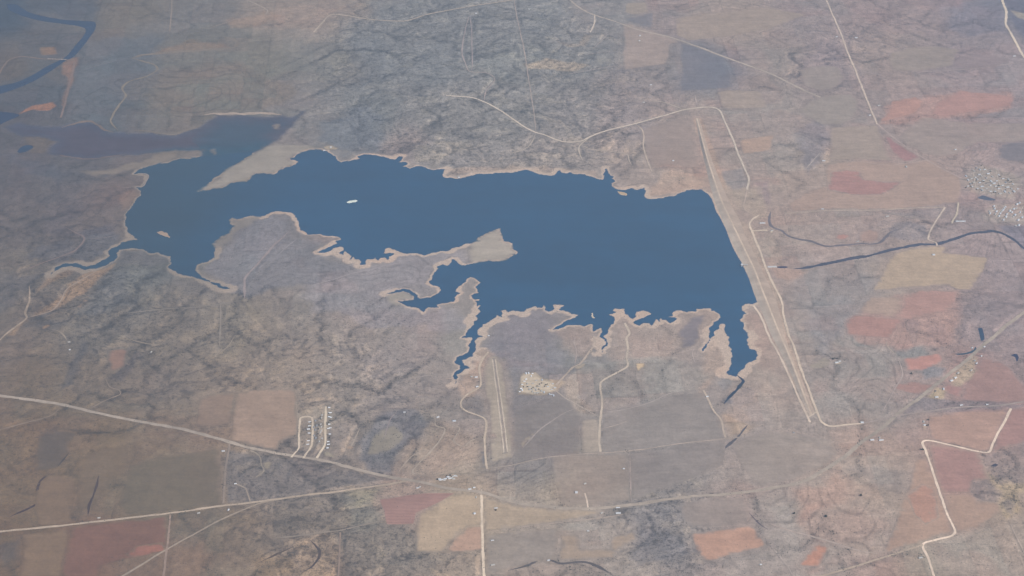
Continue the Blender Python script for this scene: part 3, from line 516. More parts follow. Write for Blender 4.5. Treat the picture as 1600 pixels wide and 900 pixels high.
def seen(c, u, v, k=1.0):
    """second reading of the photograph: the south west is paler and warmer than first noted"""
    sw = (1 - .55 * ramp(350, 700, u)) * (1 - ramp(700, 880, u)) * ramp(330, 500, v)
    mid = ramp(250, 400, u) * (1 - ramp(740, 840, u)) * ramp(330, 400, v) * (1 - ramp(560, 640, v))
    top = ramp(420, 520, u) * (1 - ramp(900, 1050, u)) * (1 - ramp(170, 230, v))
    nw = (1 - ramp(330, 450, u)) * (1 - ramp(200, 260, v))
    d = sw * np.array([17, 15, 12]) + mid * np.array([7, 7, 6]) + top * np.array([6, 4, 2]) + nw * np.array([3, -1, -5])
    return np.asarray(c, float) + k * d


def grey(c, k=.4):
    c = np.asarray(c, float)
    return c * (1 - k) + k * (c.mean() + np.array([1.5, -.5, -1]))


def sat(l):
    return .93 if any(w in l for w in ('red', 'rusty', 'salmon')) else .84


def mid_of(pts):
    a = np.array(pts, float)
    return a[:, 0].mean(), a[:, 1].mean()


def alb(c):
    return np.clip((lin(c) - AIR) / GAIN, 0.012, 0.85)


# ------------------------------------------------------------------ the ground grid
def axis(lo, hi, step, far):
    a = list(np.arange(lo, hi + step * .5, step))
    s = step
    x = a[-1]
    while x < far:
        s *= 1.28; x += s; a.append(x)
    s = step; x = a[0]
    pre = []
    while x > -far:
        s *= 1.28; x -= s; pre.append(x)
    return np.array(pre[::-1] + a), len(pre), len(pre) + int(round((hi - lo) / step)) + 1


GX, ix0, ix1 = axis(-7200, 7200, 12.0, 60000)
GY, iy0, iy1 = axis(-4900, 7500, 15.0, 60000)
NX, NY = len(GX), len(GY)
XX, YY = np.meshgrid(GX, GY)
KX, KY = 6.7, 12.8                          # rough metres per photo pixel, used for widths


def window(p, reach):
    x0, y0 = p.min(0) - reach; x1, y1 = p.max(0) + reach
    a, b = np.searchsorted(GX, [x0, x1]); c, d = np.searchsorted(GY, [y0, y1])
    return slice(max(c - 1, 0), d + 1), slice(max(a - 1, 0), b + 1)


def signed(p, reach):
    """signed distance to a closed outline on the grid (positive outside), capped at reach"""
    D = np.full(XX.shape, 1e12)
    n = len(p)
    for i in range(n):
        a = p[i]; b = p[(i + 1) % n]
        s = window(np.array([a, b]), reach)
        px, py = XX[s], YY[s]
        dx, dy = b - a
        L = dx * dx + dy * dy + 1e-9
        t = np.clip(((px - a[0]) * dx + (py - a[1]) * dy) / L, 0, 1)
        e = (px - a[0] - t * dx) ** 2 + (py - a[1] - t * dy) ** 2
        D[s] = np.minimum(D[s], e)
    D = np.minimum(np.sqrt(D), reach)
    s = window(p, 20)
    ins = inside(XX[s], YY[s], p)
    D[s] = np.where(ins, -D[s], D[s])
    return D


dam_line = GP([(1082,183),(1100,242),(1110,285),(1122,325),(1138,362),(1160,410),(1183,474),(1205,525),(1235,585),(1266,655)])
lake_p = crinkle(GP(LAKE), 24, 0.17, True, 5,
                 keep=lambda a, b: seg_dist(np.array([(a[0] + b[0]) / 2]), np.array([(a[1] + b[1]) / 2]), dam_line, False)[0] < 60 and a[0] > 1900)
DL = signed(lake_p, 1500.0)

rough = np.full(XX.shape, 0.11)
for u, v, r, a in ROUGH:
    cx, cy = G(u, v)
    rx, ry = r * KX * 1.1, r * KY * 1.1
    rough += .82 * a * np.exp(-((XX - cx) / rx) ** 2 - ((YY - cy) / ry) ** 2)
rough = np.clip(rough + 0.10 * fbm(XX, YY, 1400, 3, 3), 0.05, 1.0)

wx = XX + 160 * fbm(XX, YY, 800, 3, 21); wy = YY + 160 * fbm(XX, YY, 800, 3, 22)
low = 9 * fbm(XX, YY, 3200, 3, 1) + 9 * sstep(0, 1400, DL)
draw = np.abs(fbm(wx, wy, 400, 5, 2, .55)); draw2 = np.abs(fbm(wx, wy, 230, 4, 8, .5))
det_lo = (4 + 16 * rough) * fbm(wx, wy, 1100, 2, 4)
det = det_lo + (2 + 15 * rough) * np.minimum(draw, .8) + 6 * rough * np.minimum(draw2, .7) + (0.5 + 3.5 * rough) * fbm(XX, YY, 130, 3, 6)
shore = sstep(0, 330, DL)
HF = (low + det) * shore
HS = (low + det_lo) * shore

# water finds its way: flood from the lake and the rim, count what drains through each cell
st = 2
hs = HF[iy0:iy1:st, ix0:ix1:st]; ls = DL[iy0:iy1:st, ix0:ix1:st]
ny, nx = hs.shape
hh = hs.ravel().tolist()
done = bytearray(ny * nx); parent = [-1] * (ny * nx); order = []
heap = []
lk = (ls < 0).ravel()
for k in range(ny * nx):
    r, c = divmod(k, nx)
    if lk[k] or r in (0, ny - 1) or c in (0, nx - 1):
        heap.append((hh[k], k)); done[k] = 1
heapq.heapify(heap)
nb = [(-1, 0), (1, 0), (0, -1), (0, 1), (-1, -1), (-1, 1), (1, -1), (1, 1)]
while heap:
    z, k = heapq.heappop(heap)
    order.append(k)
    r, c = divmod(k, nx)
    for dr, dc in nb:
        rr, cc = r + dr, c + dc
        if 0 <= rr < ny and 0 <= cc < nx:
            q = rr * nx + cc
            if not done[q]:
                done[q] = 1; parent[q] = k
                if hh[q] < z:
                    hh[q] = z + 0.001
                heapq.heappush(heap, (hh[q], q))
acc = [1.0] * (ny * nx)
for k in reversed(order):
    p = parent[k]
    if p >= 0:
        acc[p] += acc[k]
la = np.log(np.array(acc)).reshape(ny, nx)


def blur(a, n=1):
    for _ in range(n):
        b = np.pad(a, 1, mode='edge')
        a = (b[1:-1, 1:-1] * 4 + (b[:-2, 1:-1] + b[2:, 1:-1] + b[1:-1, :-2] + b[1:-1, 2:]) * 2 + b[:-2, :-2] + b[:-2, 2:] + b[2:, :-2] + b[2:, 2:]) / 16
    return a


def up(a):
    """coarse window grid -> full grid"""
    o = np.zeros(XX.shape)
    fy = np.arange(iy1 - iy0) / st; fx = np.arange(ix1 - ix0) / st
    r0 = np.minimum(fy.astype(int), a.shape[0] - 1); c0 = np.minimum(fx.astype(int), a.shape[1] - 1)
    r1 = np.minimum(r0 + 1, a.shape[0] - 1); c1 = np.minimum(c0 + 1, a.shape[1] - 1)
    ty = (fy - r0)[:, None]; tx = (fx - c0)[None, :]
    v = (a[r0][:, c0] * (1 - tx) + a[r0][:, c1] * tx) * (1 - ty) + (a[r1][:, c0] * (1 - tx) + a[r1][:, c1] * tx) * ty
    o[iy0:iy1, ix0:ix1] = v
    return o


creek_big = np.clip(up(blur(sstep(4.6, 6.0, la), 1)) * 1.7, 0, 1)
creek_sm = np.clip(up(blur(sstep(2.8, 4.4, la), 1)) * 1.5, 0, 1)
carve = up(blur(np.clip(la - 1.5, 0, 6), 2))
HF = HF - carve * (0.3 + 0.8 * rough) * shore

# fields and the dam lie on smoother ground
fmask = np.zeros(XX.shape); ftight = np.zeros(XX.shape)
field_polys = []
FIELDS = [(a_, tuple(seen(c_, *mid_of(a_), .8) * sat(l_) + (1 - sat(l_)) * (np.mean(c_) + np.array([3, 0, -1]))), l_) for a_, c_, l_ in FIELDS]
for i, (pts, colr, lab) in enumerate(FIELDS):
    p = crinkle(GP(pts), 45, 0.035, True, 100 + i)
    field_polys.append(p)
    s = window(p, 150)
    ins = inside(XX[s], YY[s], p)
    d = seg_dist(XX[s], YY[s], p[::2] if len(p) > 60 else p)
    d = np.where(ins, -d, d)
    fmask[s] = np.maximum(fmask[s], sstep(90, 10, d)); ftight[s] = np.maximum(ftight[s], sstep(6, -6, d))
dd = np.full(XX.shape, 1e6); s = window(dam_line, 600)
dd[s] = seg_dist(XX[s], YY[s], dam_line, False)
dmask = sstep(420, 200, dd)
rmask = np.zeros(XX.shape)
for pts, w_, c_, nm_, lab_ in ROADS:
    p = spline(GP(pts), 60)
    for i in range(len(p) - 1):
        s = window(p[i:i + 2], 70)
        rmask[s] = np.maximum(rmask[s], sstep(62, 22, seg_dist(XX[s], YY[s], p[i:i + 2], False)))
HGT = HF * (1 - fmask) + HS * fmask
HGT = HGT * (1 - rmask) + HS * rmask
HGT = HGT * (1 - dmask)
HGT = np.where(DL < 0, -5 * sstep(0, 120, -DL), HGT)
# level beds for the small waters
pond_polys = []
for i, (pts, colr, kind, lab) in enumerate(PONDS):
    p = spline(GP(pts + pts[:1]), 20)[:-1]
    s = window(p, 200)
    d = seg_dist(XX[s], YY[s], p)
    d = np.where(inside(XX[s], YY[s], p), -d, d)
    zc = float(np.mean(HS[s][d < 30])) if (d < 30).any() else 0.0
    m = sstep(120, 20, d)
    HGT[s] = HGT[s] * (1 - m) + (zc - 2.0 * sstep(0, 40, -d)) * m
    pond_polys.append((p, zc))
mud_polys = [crinkle(GP(pts), 30, 0.12, True, 300 + i) for i, (pts, c, l) in enumerate(MUD)]
mudmask = np.zeros(XX.shape)
s = window(mud_polys[0], 200)
d = seg_dist(XX[s], YY[s], mud_polys[0]); d = np.where(inside(XX[s], YY[s], mud_polys[0]), -d, d)
mudmask[s] = sstep(60, -20, d)
HGT = HGT * (1 - mudmask) + np.minimum(HGT, 0.1) * mudmask


def ground(x, y):
    x = np.asarray(x, float); y = np.asarray(y, float)
    i = np.clip(np.searchsorted(GX, x) - 1, 0, NX - 2); j = np.clip(np.searchsorted(GY, y) - 1, 0, NY - 2)
    tx = (x - GX[i]) / (GX[i + 1] - GX[i]); ty = (y - GY[j]) / (GY[j + 1] - GY[j])
    return (HGT[j, i] * (1 - tx) + HGT[j, i + 1] * tx) * (1 - ty) + (HGT[j + 1, i] * (1 - tx) + HGT[j + 1, i + 1] * tx) * ty


def at(arr, x, y):
    i = np.clip(np.searchsorted(GX, x) - 1, 0, NX - 2); j = np.clip(np.searchsorted(GY, y) - 1, 0, NY - 2)
    return arr[j, i]


# ------------------------------------------------------------------ ground cover, painted per vertex, with the lower left's light falloff in the colours
bp = GP([(b[0], b[1]) for b in BASE])
bc = alb([seen(b[2:], b[0], b[1]) for b in BASE])
LC = np.zeros(XX.shape + (3,)); W = np.zeros(XX.shape)
jx = XX + 220 * fbm(XX, YY, 900, 4, 31); jy = YY + 300 * fbm(XX, YY, 900, 4, 32)
for (bx, by), c in zip(bp, bc):
    w = 1.0 / ((((jx - bx) / KX) ** 2 + ((jy - by) / KY) ** 2) + 700.0) ** 1.7
    W += w
    LC += w[..., None] * c
LC /= W[..., None]


def scale(mask, f):
    global LC
    LC = LC * (1 + (np.asarray(f) - 1) * mask[..., None])


def mix(mask, c):
    global LC
    LC = LC + (np.asarray(c) - LC) * mask[..., None]


for i, (pts, c, stg, soft) in enumerate(PATCHES):
    p = GP(pts)
    so = soft * KX * 1.3
    s = window(p, so * 3 + 60)
    px, py = XX[s], YY[s]
    ox = px + so * 0.9 * fbm(px, py, 260, 4, 40 + i); oy = py + so * 1.6 * fbm(px, py, 260, 4, 90 + i)
    d = seg_dist(ox, oy, p); d = np.where(inside(ox, oy, p), -d, d)
    m = sstep(so, -so, d) * stg; c = seen(c, *mid_of(pts))
    LC[s] = LC[s] + (alb(c) - LC[s]) * m[..., None]

LC0 = LC.copy()
r3 = rough
g1 = fbm(wx, wy, 420, 5, 51); g2 = fbm(XX, YY, 120, 4, 52, .6); g3 = fbm(XX, YY, 48, 3, 53)
open_land = 1 - 0.6 * fmask
LC *= (1 + (0.04 + 0.05 * r3) * open_land * g1)[..., None]
LC *= (1 + (0.05 + 0.07 * r3) * open_land * g2)[..., None]
LC *= (1 + 0.11 * g3)[..., None]
# old parcels: pastures grazed or rested differently, on the section grid
ga = math.radians(3.0)
qx = XX * math.cos(ga) + YY * math.sin(ga); qy = -XX * math.sin(ga) + YY * math.cos(ga)
for size, s0, amt in ((805.0, 5, .16), (402.5, 8, .12)):
    cx = np.floor(qx / size + .37).astype(np.int64)
    cy_ = np.floor(qy / (size * (1 + 0.5 * (_hash(cx, cx * 0, s0) > .6))) + _hash(cx, cx * 0, s0 + 1)).astype(np.int64)
    t = _hash(cx, cy_, s0 + 2) * 2 - 1
    t2 = _hash(cx, cy_, s0 + 3) * 2 - 1
    k = (1 - r3) ** 1.5 * open_land * sstep(60, 400, DL)
    fx_ = np.mod(qx / size + .37, 1.0) * size; fx_ = np.minimum(fx_, size - fx_)
    sy_ = size * (1 + 0.5 * (_hash(cx, cx * 0, s0) > .6))
    fy_ = np.mod(qy / sy_ + _hash(cx, cx * 0, s0 + 1), 1.0) * sy_; fy_ = np.minimum(fy_, sy_ - fy_)
    edge = np.maximum(sstep(15, 5, fx_), sstep(18, 6, fy_)) * (.5 + .5 * fbm(XX, YY, 500, 2, s0))
    LC *= 1 - (edge * k * np.where(_hash(cx, cy_, s0 + 4) > .35, .30, -.16))[..., None]
    LC *= 1 + k[..., None] * (t[..., None] * amt + t2[..., None] * np.array([.035, -.02, -.035]))
# red earth showing through in the farm country
redn = sstep(0.15, 0.75, fbm(wx, wy, 900, 4, 55)) * (1 - r3)
LC *= 1 + redn[..., None] * np.array([0.07, -0.05, -0.07])
# brush along the water courses, scrub thickets on the broken ground
brush_c = (0.52, 0.53, 0.55)
scale(np.clip(creek_big * (0.50 + 0.3 * r3) * (0.75 + 0.6 * g2), 0, 0.95) * (1 - ftight) * sstep(15, 90, DL), brush_c)
scale(np.clip(creek_sm * (0.10 + 0.62 * r3) * (0.7 + 0.6 * g2), 0, 0.8) * (1 - ftight) * sstep(15, 90, DL), brush_c)
valley = np.maximum(sstep(.13, .03, draw), .7 * sstep(.11, .03, draw2)) * sstep(.18, .55, r3)
scale(np.clip(valley * (.75 + .6 * g2), 0, 1) * (1 - ftight) * sstep(15, 90, DL), (0.64, 0.65, 0.68))
thick = sstep(0.16, 0.36, fbm(wx, wy, 300, 6, 57, .62)) * (0.12 + 0.75 * r3)
scale(thick * 0.45 * (1 - ftight) * sstep(20, 90, DL), (0.74, 0.75, 0.78))
# bare clay scarps where the slope is steep
gy_, gx_ = np.gradient(HGT, GY, GX)
steep = sstep(0.10, 0.26, np.hypot(gx_, gy_)) * sstep(0.25, 0.6, r3)
scale(np.clip(steep * sstep(-0.1, 0.5, fbm(XX, YY, 240, 4, 58)), 0, 1) * (1 - ftight), (1.26, 1.22, 1.17))
clay = sstep(0.42, 0.58, fbm(wx, wy, 170, 5, 59, .6)) * sstep(0.3, 0.8, r3)
scale(clay * (1 - ftight), (1.20, 1.18, 1.12))


def smooth_wide(a, n):
    for ax in (0, 1):
        for _ in range(2):
            c = np.cumsum(np.pad(a, [(n + 1, n) if k == ax else (0, 0) for k in range(a.ndim)], mode='edge'), axis=ax)
            a = (np.take(c, range(2 * n + 1, c.shape[ax]), axis=ax) - np.take(c, range(0, c.shape[ax] - 2 * n - 1), axis=ax)) / (2 * n + 1)
    return a


LC *= smooth_wide(LC0, 22) / np.maximum(smooth_wide(LC, 22), 1e-3)
# contour banks ploughed into the open farmland
band = HS / 1.15 + 0.25 * fbm(XX, YY, 300, 3, 60)
tline = sstep(0.80, 0.97, np.cos(2 * math.pi * band)) * sstep(-0.1, 0.3, fbm(XX, YY, 1300, 2, 61)) * (1 - r3)
LC *= (1 - 0.30 * tline * (1 - ftight))[..., None]
# beach left by the falling water
bw = 14 + 60 * np.clip(0.45 + 0.9 * fbm(XX, YY, 330, 5, 63, .6), 0, 1) ** 1.3
south = sstep(-900, -300, XX) * sstep(500, -300, YY)
bw = bw * (1 + .45 * south)
beach = sstep(bw + 9, bw - 9, DL) * (1 - 0.8 * mudmask)
bn = fbm(XX, YY, 500, 3, 64)[..., None]
bcol = alb((179, 169, 166)) * (1 - 0.5 * (bn > 9)) + np.clip(bn, 0, 1) * (alb((182, 168, 163)) - alb((179, 169, 166)))
leftish = sstep(-2200, -3200, XX)[..., None]
bcol = bcol * (1 - leftish) + alb((148, 142, 140)) * leftish
LC = LC + (bcol - LC) * (beach * 0.85)[..., None]
mix(sstep(4, -6, DL), alb((92, 108, 126)))
mix(mudmask * 0.9, alb((103, 106, 121)))
mix(mudmask * sstep(420, 120, DL), alb((92, 107, 124)))
LC = np.clip(LC, 0.01, 0.8)
BRUSH = np.clip((0.18 + 0.8 * r3 + 0.4 * creek_big) * (1 - .85 * ftight) * sstep(30, 110, DL) * (1 - .8 * dmask), 0, 1)


# ------------------------------------------------------------------ mesh helpers
def mesh_np(name, v, f):
    """v (n,3), f (m,3) or (m,4) -> mesh"""
    v = np.asarray(v, np.float32); f = np.asarray(f, np.int32)
    me = bpy.data.meshes.new(name)
    k = f.shape[1]
    me.vertices.add(len(v)); me.vertices.foreach_set('co', v.ravel())
    me.loops.add(f.size); me.loops.foreach_set('vertex_index', f.ravel())
    me.polygons.add(len(f))
    me.polygons.foreach_set('loop_start', np.arange(0, f.size, k, dtype=np.int32))
    me.update(calc_edges=True)
    return me


def link(name, me, mat, color=None, parent=None):
    o = bpy.data.objects.new(name, me)
    COL.objects.link(o)
    if mat is not None and not me.materials:
        me.materials.append(mat)
    if color is not None:
        color = [float(x) for x in color]
        o.color = color if len(color) == 4 else (*color, .84)
    if parent is not None:
        o.parent = parent
    return o


def tag(o, label=None, cat=None, group=None, kind=None):
    if label: o['label'] = label
    if cat: o['category'] = cat
    if group: o['group'] = group
    if kind: o['kind'] = kind
    return o


# ------------------------------------------------------------------ materials
def new_mat(name):
    m = bpy.data.materials.new(name); m.use_nodes = True
    nt = m.node_tree; nt.nodes.clear()
    out = nt.nodes.new('ShaderNodeOutputMaterial'); b = nt.nodes.new('ShaderNodeBsdfPrincipled')
    nt.links.new(b.outputs[0], out.inputs[0])
    b.inputs['Roughness'].default_value = 1.0
    b.inputs['Specular IOR Level'].default_value = 0.0
    return m, nt, b


def mul_noise(nt, col, scales, vec):
    """col * (1 + sum amp * noise) for world-space noises of the given wavelength (m)"""
    for wl, amp, detail in scales:
        n = nt.nodes.new('ShaderNodeTexNoise'); n.inputs['Scale'].default_value = 1.0 / wl
        n.inputs['Detail'].default_value = detail; n.inputs['Roughness'].default_value = 0.62
        nt.links.new(vec, n.inputs['Vector'])
        mr = nt.nodes.new('ShaderNodeMapRange')
        mr.inputs['From Min'].default_value = 0.25; mr.inputs['From Max'].default_value = 0.75
        mr.inputs['To Min'].default_value = 1 - amp; mr.inputs['To Max'].default_value = 1 + amp
        nt.links.new(n.outputs['Fac'], mr.inputs['Value'])
        mx = nt.nodes.new('ShaderNodeVectorMath'); mx.operation = 'SCALE'
        nt.links.new(col, mx.inputs[0]); nt.links.new(mr.outputs[0], mx.inputs['Scale'])
        col = mx.outputs[0]
    return col


def pos(nt):
    g = nt.nodes.new('ShaderNodeNewGeometry')
    return g.outputs['Position']


ground_mat, nt, b = new_mat('prairie_ground')
at_ = nt.nodes.new('ShaderNodeAttribute'); at_.attribute_name = 'landcover'
p_ = pos(nt)
c_ = mul_noise(nt, at_.outputs['Color'], [(70, .12, 5), (24, .20, 4), (10, .22, 2)], p_)


def speckle(nt, col, dens, p_, wl, lo, hi, dark):
    """bushes: dark flecks whose number follows dens"""
    n = nt.nodes.new('ShaderNodeTexNoise'); n.inputs['Scale'].default_value = 1 / wl; n.inputs['Detail'].default_value = 2.5
    nt.links.new(p_, n.inputs['Vector'])
    t = nt.nodes.new('ShaderNodeMapRange'); t.inputs['To Min'].default_value = hi; t.inputs['To Max'].default_value = lo
    nt.links.new(dens, t.inputs['Value'])
    s = nt.nodes.new('ShaderNodeMath'); s.operation = 'SUBTRACT'
    nt.links.new(n.outputs['Fac'], s.inputs[0]); nt.links.new(t.outputs[0], s.inputs[1])
    r = nt.nodes.new('ShaderNodeMapRange'); r.inputs['From Min'].default_value = 0; r.inputs['From Max'].default_value = .06
    r.inputs['To Min'].default_value = 1.05; r.inputs['To Max'].default_value = dark
    nt.links.new(s.outputs[0], r.inputs['Value'])
    m = nt.nodes.new('ShaderNodeVectorMath'); m.operation = 'SCALE'
    nt.links.new(col, m.inputs[0]); nt.links.new(r.outputs[0], m.inputs['Scale'])
    return m.outputs[0]


c_ = speckle(nt, c_, at_.outputs['Alpha'], p_, 42, .54, .75, .66)
c_ = speckle(nt, c_, at_.outputs['Alpha'], p_, 17, .54, .71, .68)
nt.links.new(c_, b.inputs['Base Color'])

def frayed(nt, col, p_):
    """crops thin out towards the margin and in patches, so the natural ground cover shows there"""
    e = nt.nodes.new('ShaderNodeAttribute'); e.attribute_name = 'margin'
    u = nt.nodes.new('ShaderNodeAttribute'); u.attribute_name = 'landcover'
    n = nt.nodes.new('ShaderNodeTexNoise'); n.inputs['Scale'].default_value = 1 / 90; n.inputs['Detail'].default_value = 5
    nt.links.new(p_, n.inputs['Vector'])
    a = nt.nodes.new('ShaderNodeMath'); a.operation = 'MULTIPLY_ADD'; a.inputs[1].default_value = 1.1
    nt.links.new(n.outputs['Fac'], a.inputs[0]); nt.links.new(e.outputs['Fac'], a.inputs[2])
    r = nt.nodes.new('ShaderNodeMapRange'); r.interpolation_type = 'SMOOTHSTEP'
    r.inputs['From Min'].default_value = 0.45; r.inputs['From Max'].default_value = 1.55
    oi_ = nt.nodes.new('ShaderNodeObjectInfo'); nt.links.new(oi_.outputs['Alpha'], r.inputs['To Max'])
    nt.links.new(a.outputs[0], r.inputs['Value'])
    m = nt.nodes.new('ShaderNodeMix'); m.data_type = 'RGBA'
    nt.links.new(r.outputs[0], m.inputs['Factor']); nt.links.new(u.outputs['Color'], m.inputs['A']); nt.links.new(col, m.inputs['B'])
    return m.outputs['Result']


field_mat, nt, b = new_mat('field_soil')
oi = nt.nodes.new('ShaderNodeObjectInfo')
p_ = pos(nt)
soft_col = frayed(nt, oi.outputs['Color'], p_)
mp = nt.nodes.new('ShaderNodeMapping'); mp.inputs['Rotation'].default_value[2] = math.radians(14)
mp.inputs['Scale'].default_value = (0.16, 1.0, 1.0)
nt.links.new(p_, mp.inputs['Vector'])
c_ = mul_noise(nt, soft_col, [(420, .13, 6), (110, .12, 5), (24, .14, 3)], p_)
c_ = mul_noise(nt, c_, [(45, .10, 3)], mp.outputs[0])
nt.links.new(c_, b.inputs['Base Color'])

terrace_mat, nt, b = new_mat('terraced_soil')
oi = nt.nodes.new('ShaderNodeObjectInfo'); p_ = pos(nt)
wv = nt.nodes.new('ShaderNodeTexWave'); wv.bands_direction = 'Y'; wv.inputs['Scale'].default_value = 1 / 62 / 0.318 / 6.2832 * 2
wv.inputs['Distortion'].default_value = 2.4; wv.inputs['Detail'].default_value = 2; wv.inputs['Detail Scale'].default_value = 0.7
nt.links.new(p_, wv.inputs['Vector'])
mr = nt.nodes.new('ShaderNodeMapRange'); mr.inputs['To Min'].default_value = .80; mr.inputs['To Max'].default_value = 1.14
nt.links.new(wv.outputs['Fac'], mr.inputs['Value'])
mx = nt.nodes.new('ShaderNodeVectorMath'); mx.operation = 'SCALE'
nt.links.new(oi.outputs['Color'], mx.inputs[0]); nt.links.new(mr.outputs[0], mx.inputs['Scale'])
c_ = mul_noise(nt, mx.outputs[0], [(300, .12, 4), (60, .12, 4)], p_)
nt.links.new(c_, b.inputs['Base Color'])

road_mat, nt, b = new_mat('gravel_road')
oi = nt.nodes.new('ShaderNodeObjectInfo')
c_ = mul_noise(nt, oi.outputs['Color'], [(420, .22, 5), (60, .20, 4)], pos(nt))
nt.links.new(c_, b.inputs['Base Color'])

def bare(name, fray):
  sand_mat, nt, b = new_mat(name)
  oi = nt.nodes.new('ShaderNodeObjectInfo'); p_ = pos(nt)
  src = frayed(nt, oi.outputs['Color'], p_) if fray else oi.outputs['Color']
  mp = nt.nodes.new('ShaderNodeMapping'); mp.inputs['Rotation'].default_value[2] = math.radians(-38)
  mp.inputs['Scale'].default_value = (0.22, 1.0, 1.0)
  nt.links.new(p_, mp.inputs['Vector'])
  c_ = mul_noise(nt, src, [(160, .14, 4), (28, .10, 3)], p_)
  c_ = mul_noise(nt, c_, [(110, .16, 4)], mp.outputs[0])
  nt.links.new(c_, b.inputs['Base Color'])
  return sand_mat


sand_mat = bare('bare_sand', False); flat_mat = bare('bare_flat', True)


def water_mat(name, deep, murky=None):
    m, nt, b = new_mat(name)
    b.inputs['Roughness'].default_value = 0.22
    b.inputs['Specular IOR Level'].default_value = 0.5
    b.inputs['IOR'].default_value = 1.33
    p_ = pos(nt)
    rgb = nt.nodes.new('ShaderNodeRGB'); rgb.outputs[0].default_value = (*deep, 1)
    col = rgb.outputs[0]
    if murky is not None:
        # silty inflow: the western arm is greener, with drifting edges
        sx = nt.nodes.new('ShaderNodeSeparateXYZ'); nt.links.new(p_, sx.inputs[0])
        n = nt.nodes.new('ShaderNodeTexNoise'); n.inputs['Scale'].default_value = 1 / 900; n.inputs['Detail'].default_value = 4
        nt.links.new(p_, n.inputs['Vector'])
        ma = nt.nodes.new('ShaderNodeMath'); ma.operation = 'MULTIPLY_ADD'; ma.inputs[1].default_value = 1500
        nt.links.new(n.outputs['Fac'], ma.inputs[0]); nt.links.new(sx.outputs['X'], ma.inputs[2])
        mr = nt.nodes.new('ShaderNodeMapRange')
        mr.inputs['From Min'].default_value = -2900; mr.inputs['From Max'].default_value = -1500
        nt.links.new(ma.outputs[0], mr.inputs['Value'])
        mm = nt.nodes.new('ShaderNodeMix'); mm.data_type = 'RGBA'
        nt.links.new(mr.outputs[0], mm.inputs['Factor'])
        mm.inputs['A'].default_value = (*murky, 1)
        nt.links.new(col, mm.inputs['B'])
        col = mm.outputs['Result']
    wm = nt.nodes.new('ShaderNodeMapping'); wm.inputs['Rotation'].default_value[2] = math.radians(24); wm.inputs['Scale'].default_value = (.2, 1, 1)
    nt.links.new(p_, wm.inputs['Vector'])
    col = mul_noise(nt, col, [(1700, .16, 5), (200, .05, 3)], p_)
    col = mul_noise(nt, col, [(330, .14, 4)], wm.outputs[0])
    nt.links.new(col, b.inputs['Base Color'])
    n = nt.nodes.new('ShaderNodeTexNoise'); n.inputs['Scale'].default_value = 1 / 14; n.inputs['Detail'].default_value = 4
    nt.links.new(p_, n.inputs['Vector'])
    bu = nt.nodes.new('ShaderNodeBump'); bu.inputs['Strength'].default_value = 0.25; bu.inputs['Distance'].default_value = 0.4
    nt.links.new(n.outputs['Fac'], bu.inputs['Height']); nt.links.new(bu.outputs[0], b.inputs['Normal'])
    return m


WATER_DEEP = tuple(np.clip((lin((82,107,132)) - np.array([.090, .099, .1])) / GAIN, .004, .5))
WATER_MURK = tuple(np.clip((lin((88,103,117)) - np.array([.090, .099, .1])) / GAIN, .004, .5))
lake_mat = water_mat('lake_water', WATER_DEEP, WATER_MURK)


def plain(name, c, rough_=0.8, spec=0.2):
    m, nt, b = new_mat(name)
    rgb = nt.nodes.new('ShaderNodeRGB'); rgb.outputs[0].default_value = (*c, 1)
    nt.links.new(mul_noise(nt, rgb.outputs[0], [(6, .08, 3)], pos(nt)), b.inputs['Base Color'])
    b.inputs['Roughness'].default_value = rough_; b.inputs['Specular IOR Level'].default_value = spec
    return m


def foliage(name, c):
    m, nt, b = new_mat(name)
    oi = nt.nodes.new('ShaderNodeObjectInfo')
    rgb = nt.nodes.new('ShaderNodeRGB'); rgb.outputs[0].default_value = (*c, 1)
    nt.links.new(mul_noise(nt, rgb.outputs[0], [(40, .25, 3), (3, .3, 2)], pos(nt)), b.inputs['Base Color'])
    return m


# ------------------------------------------------------------------ the ground itself
zz = HGT
V = np.stack([XX.ravel(), YY.ravel(), zz.ravel()], 1)
idx = np.arange(NX * NY).reshape(NY, NX)
Q = np.stack([idx[:-1, :-1], idx[:-1, 1:], idx[1:, 1:], idx[1:, :-1]], -1).reshape(-1, 4)
me = mesh_np('ground', V, Q)
ca = me.attributes.new('landcover', 'FLOAT_COLOR', 'POINT')
ca.data.foreach_set('color', np.concatenate([LC.reshape(-1, 3), BRUSH.reshape(-1, 1)], 1).astype(np.float32).ravel())
me.polygons.foreach_set('use_smooth', np.ones(len(me.polygons), bool))
gnd = tag(link('ground', me, ground_mat), 'dry prairie ground with brush lined gullies and pale clay', kind='structure')


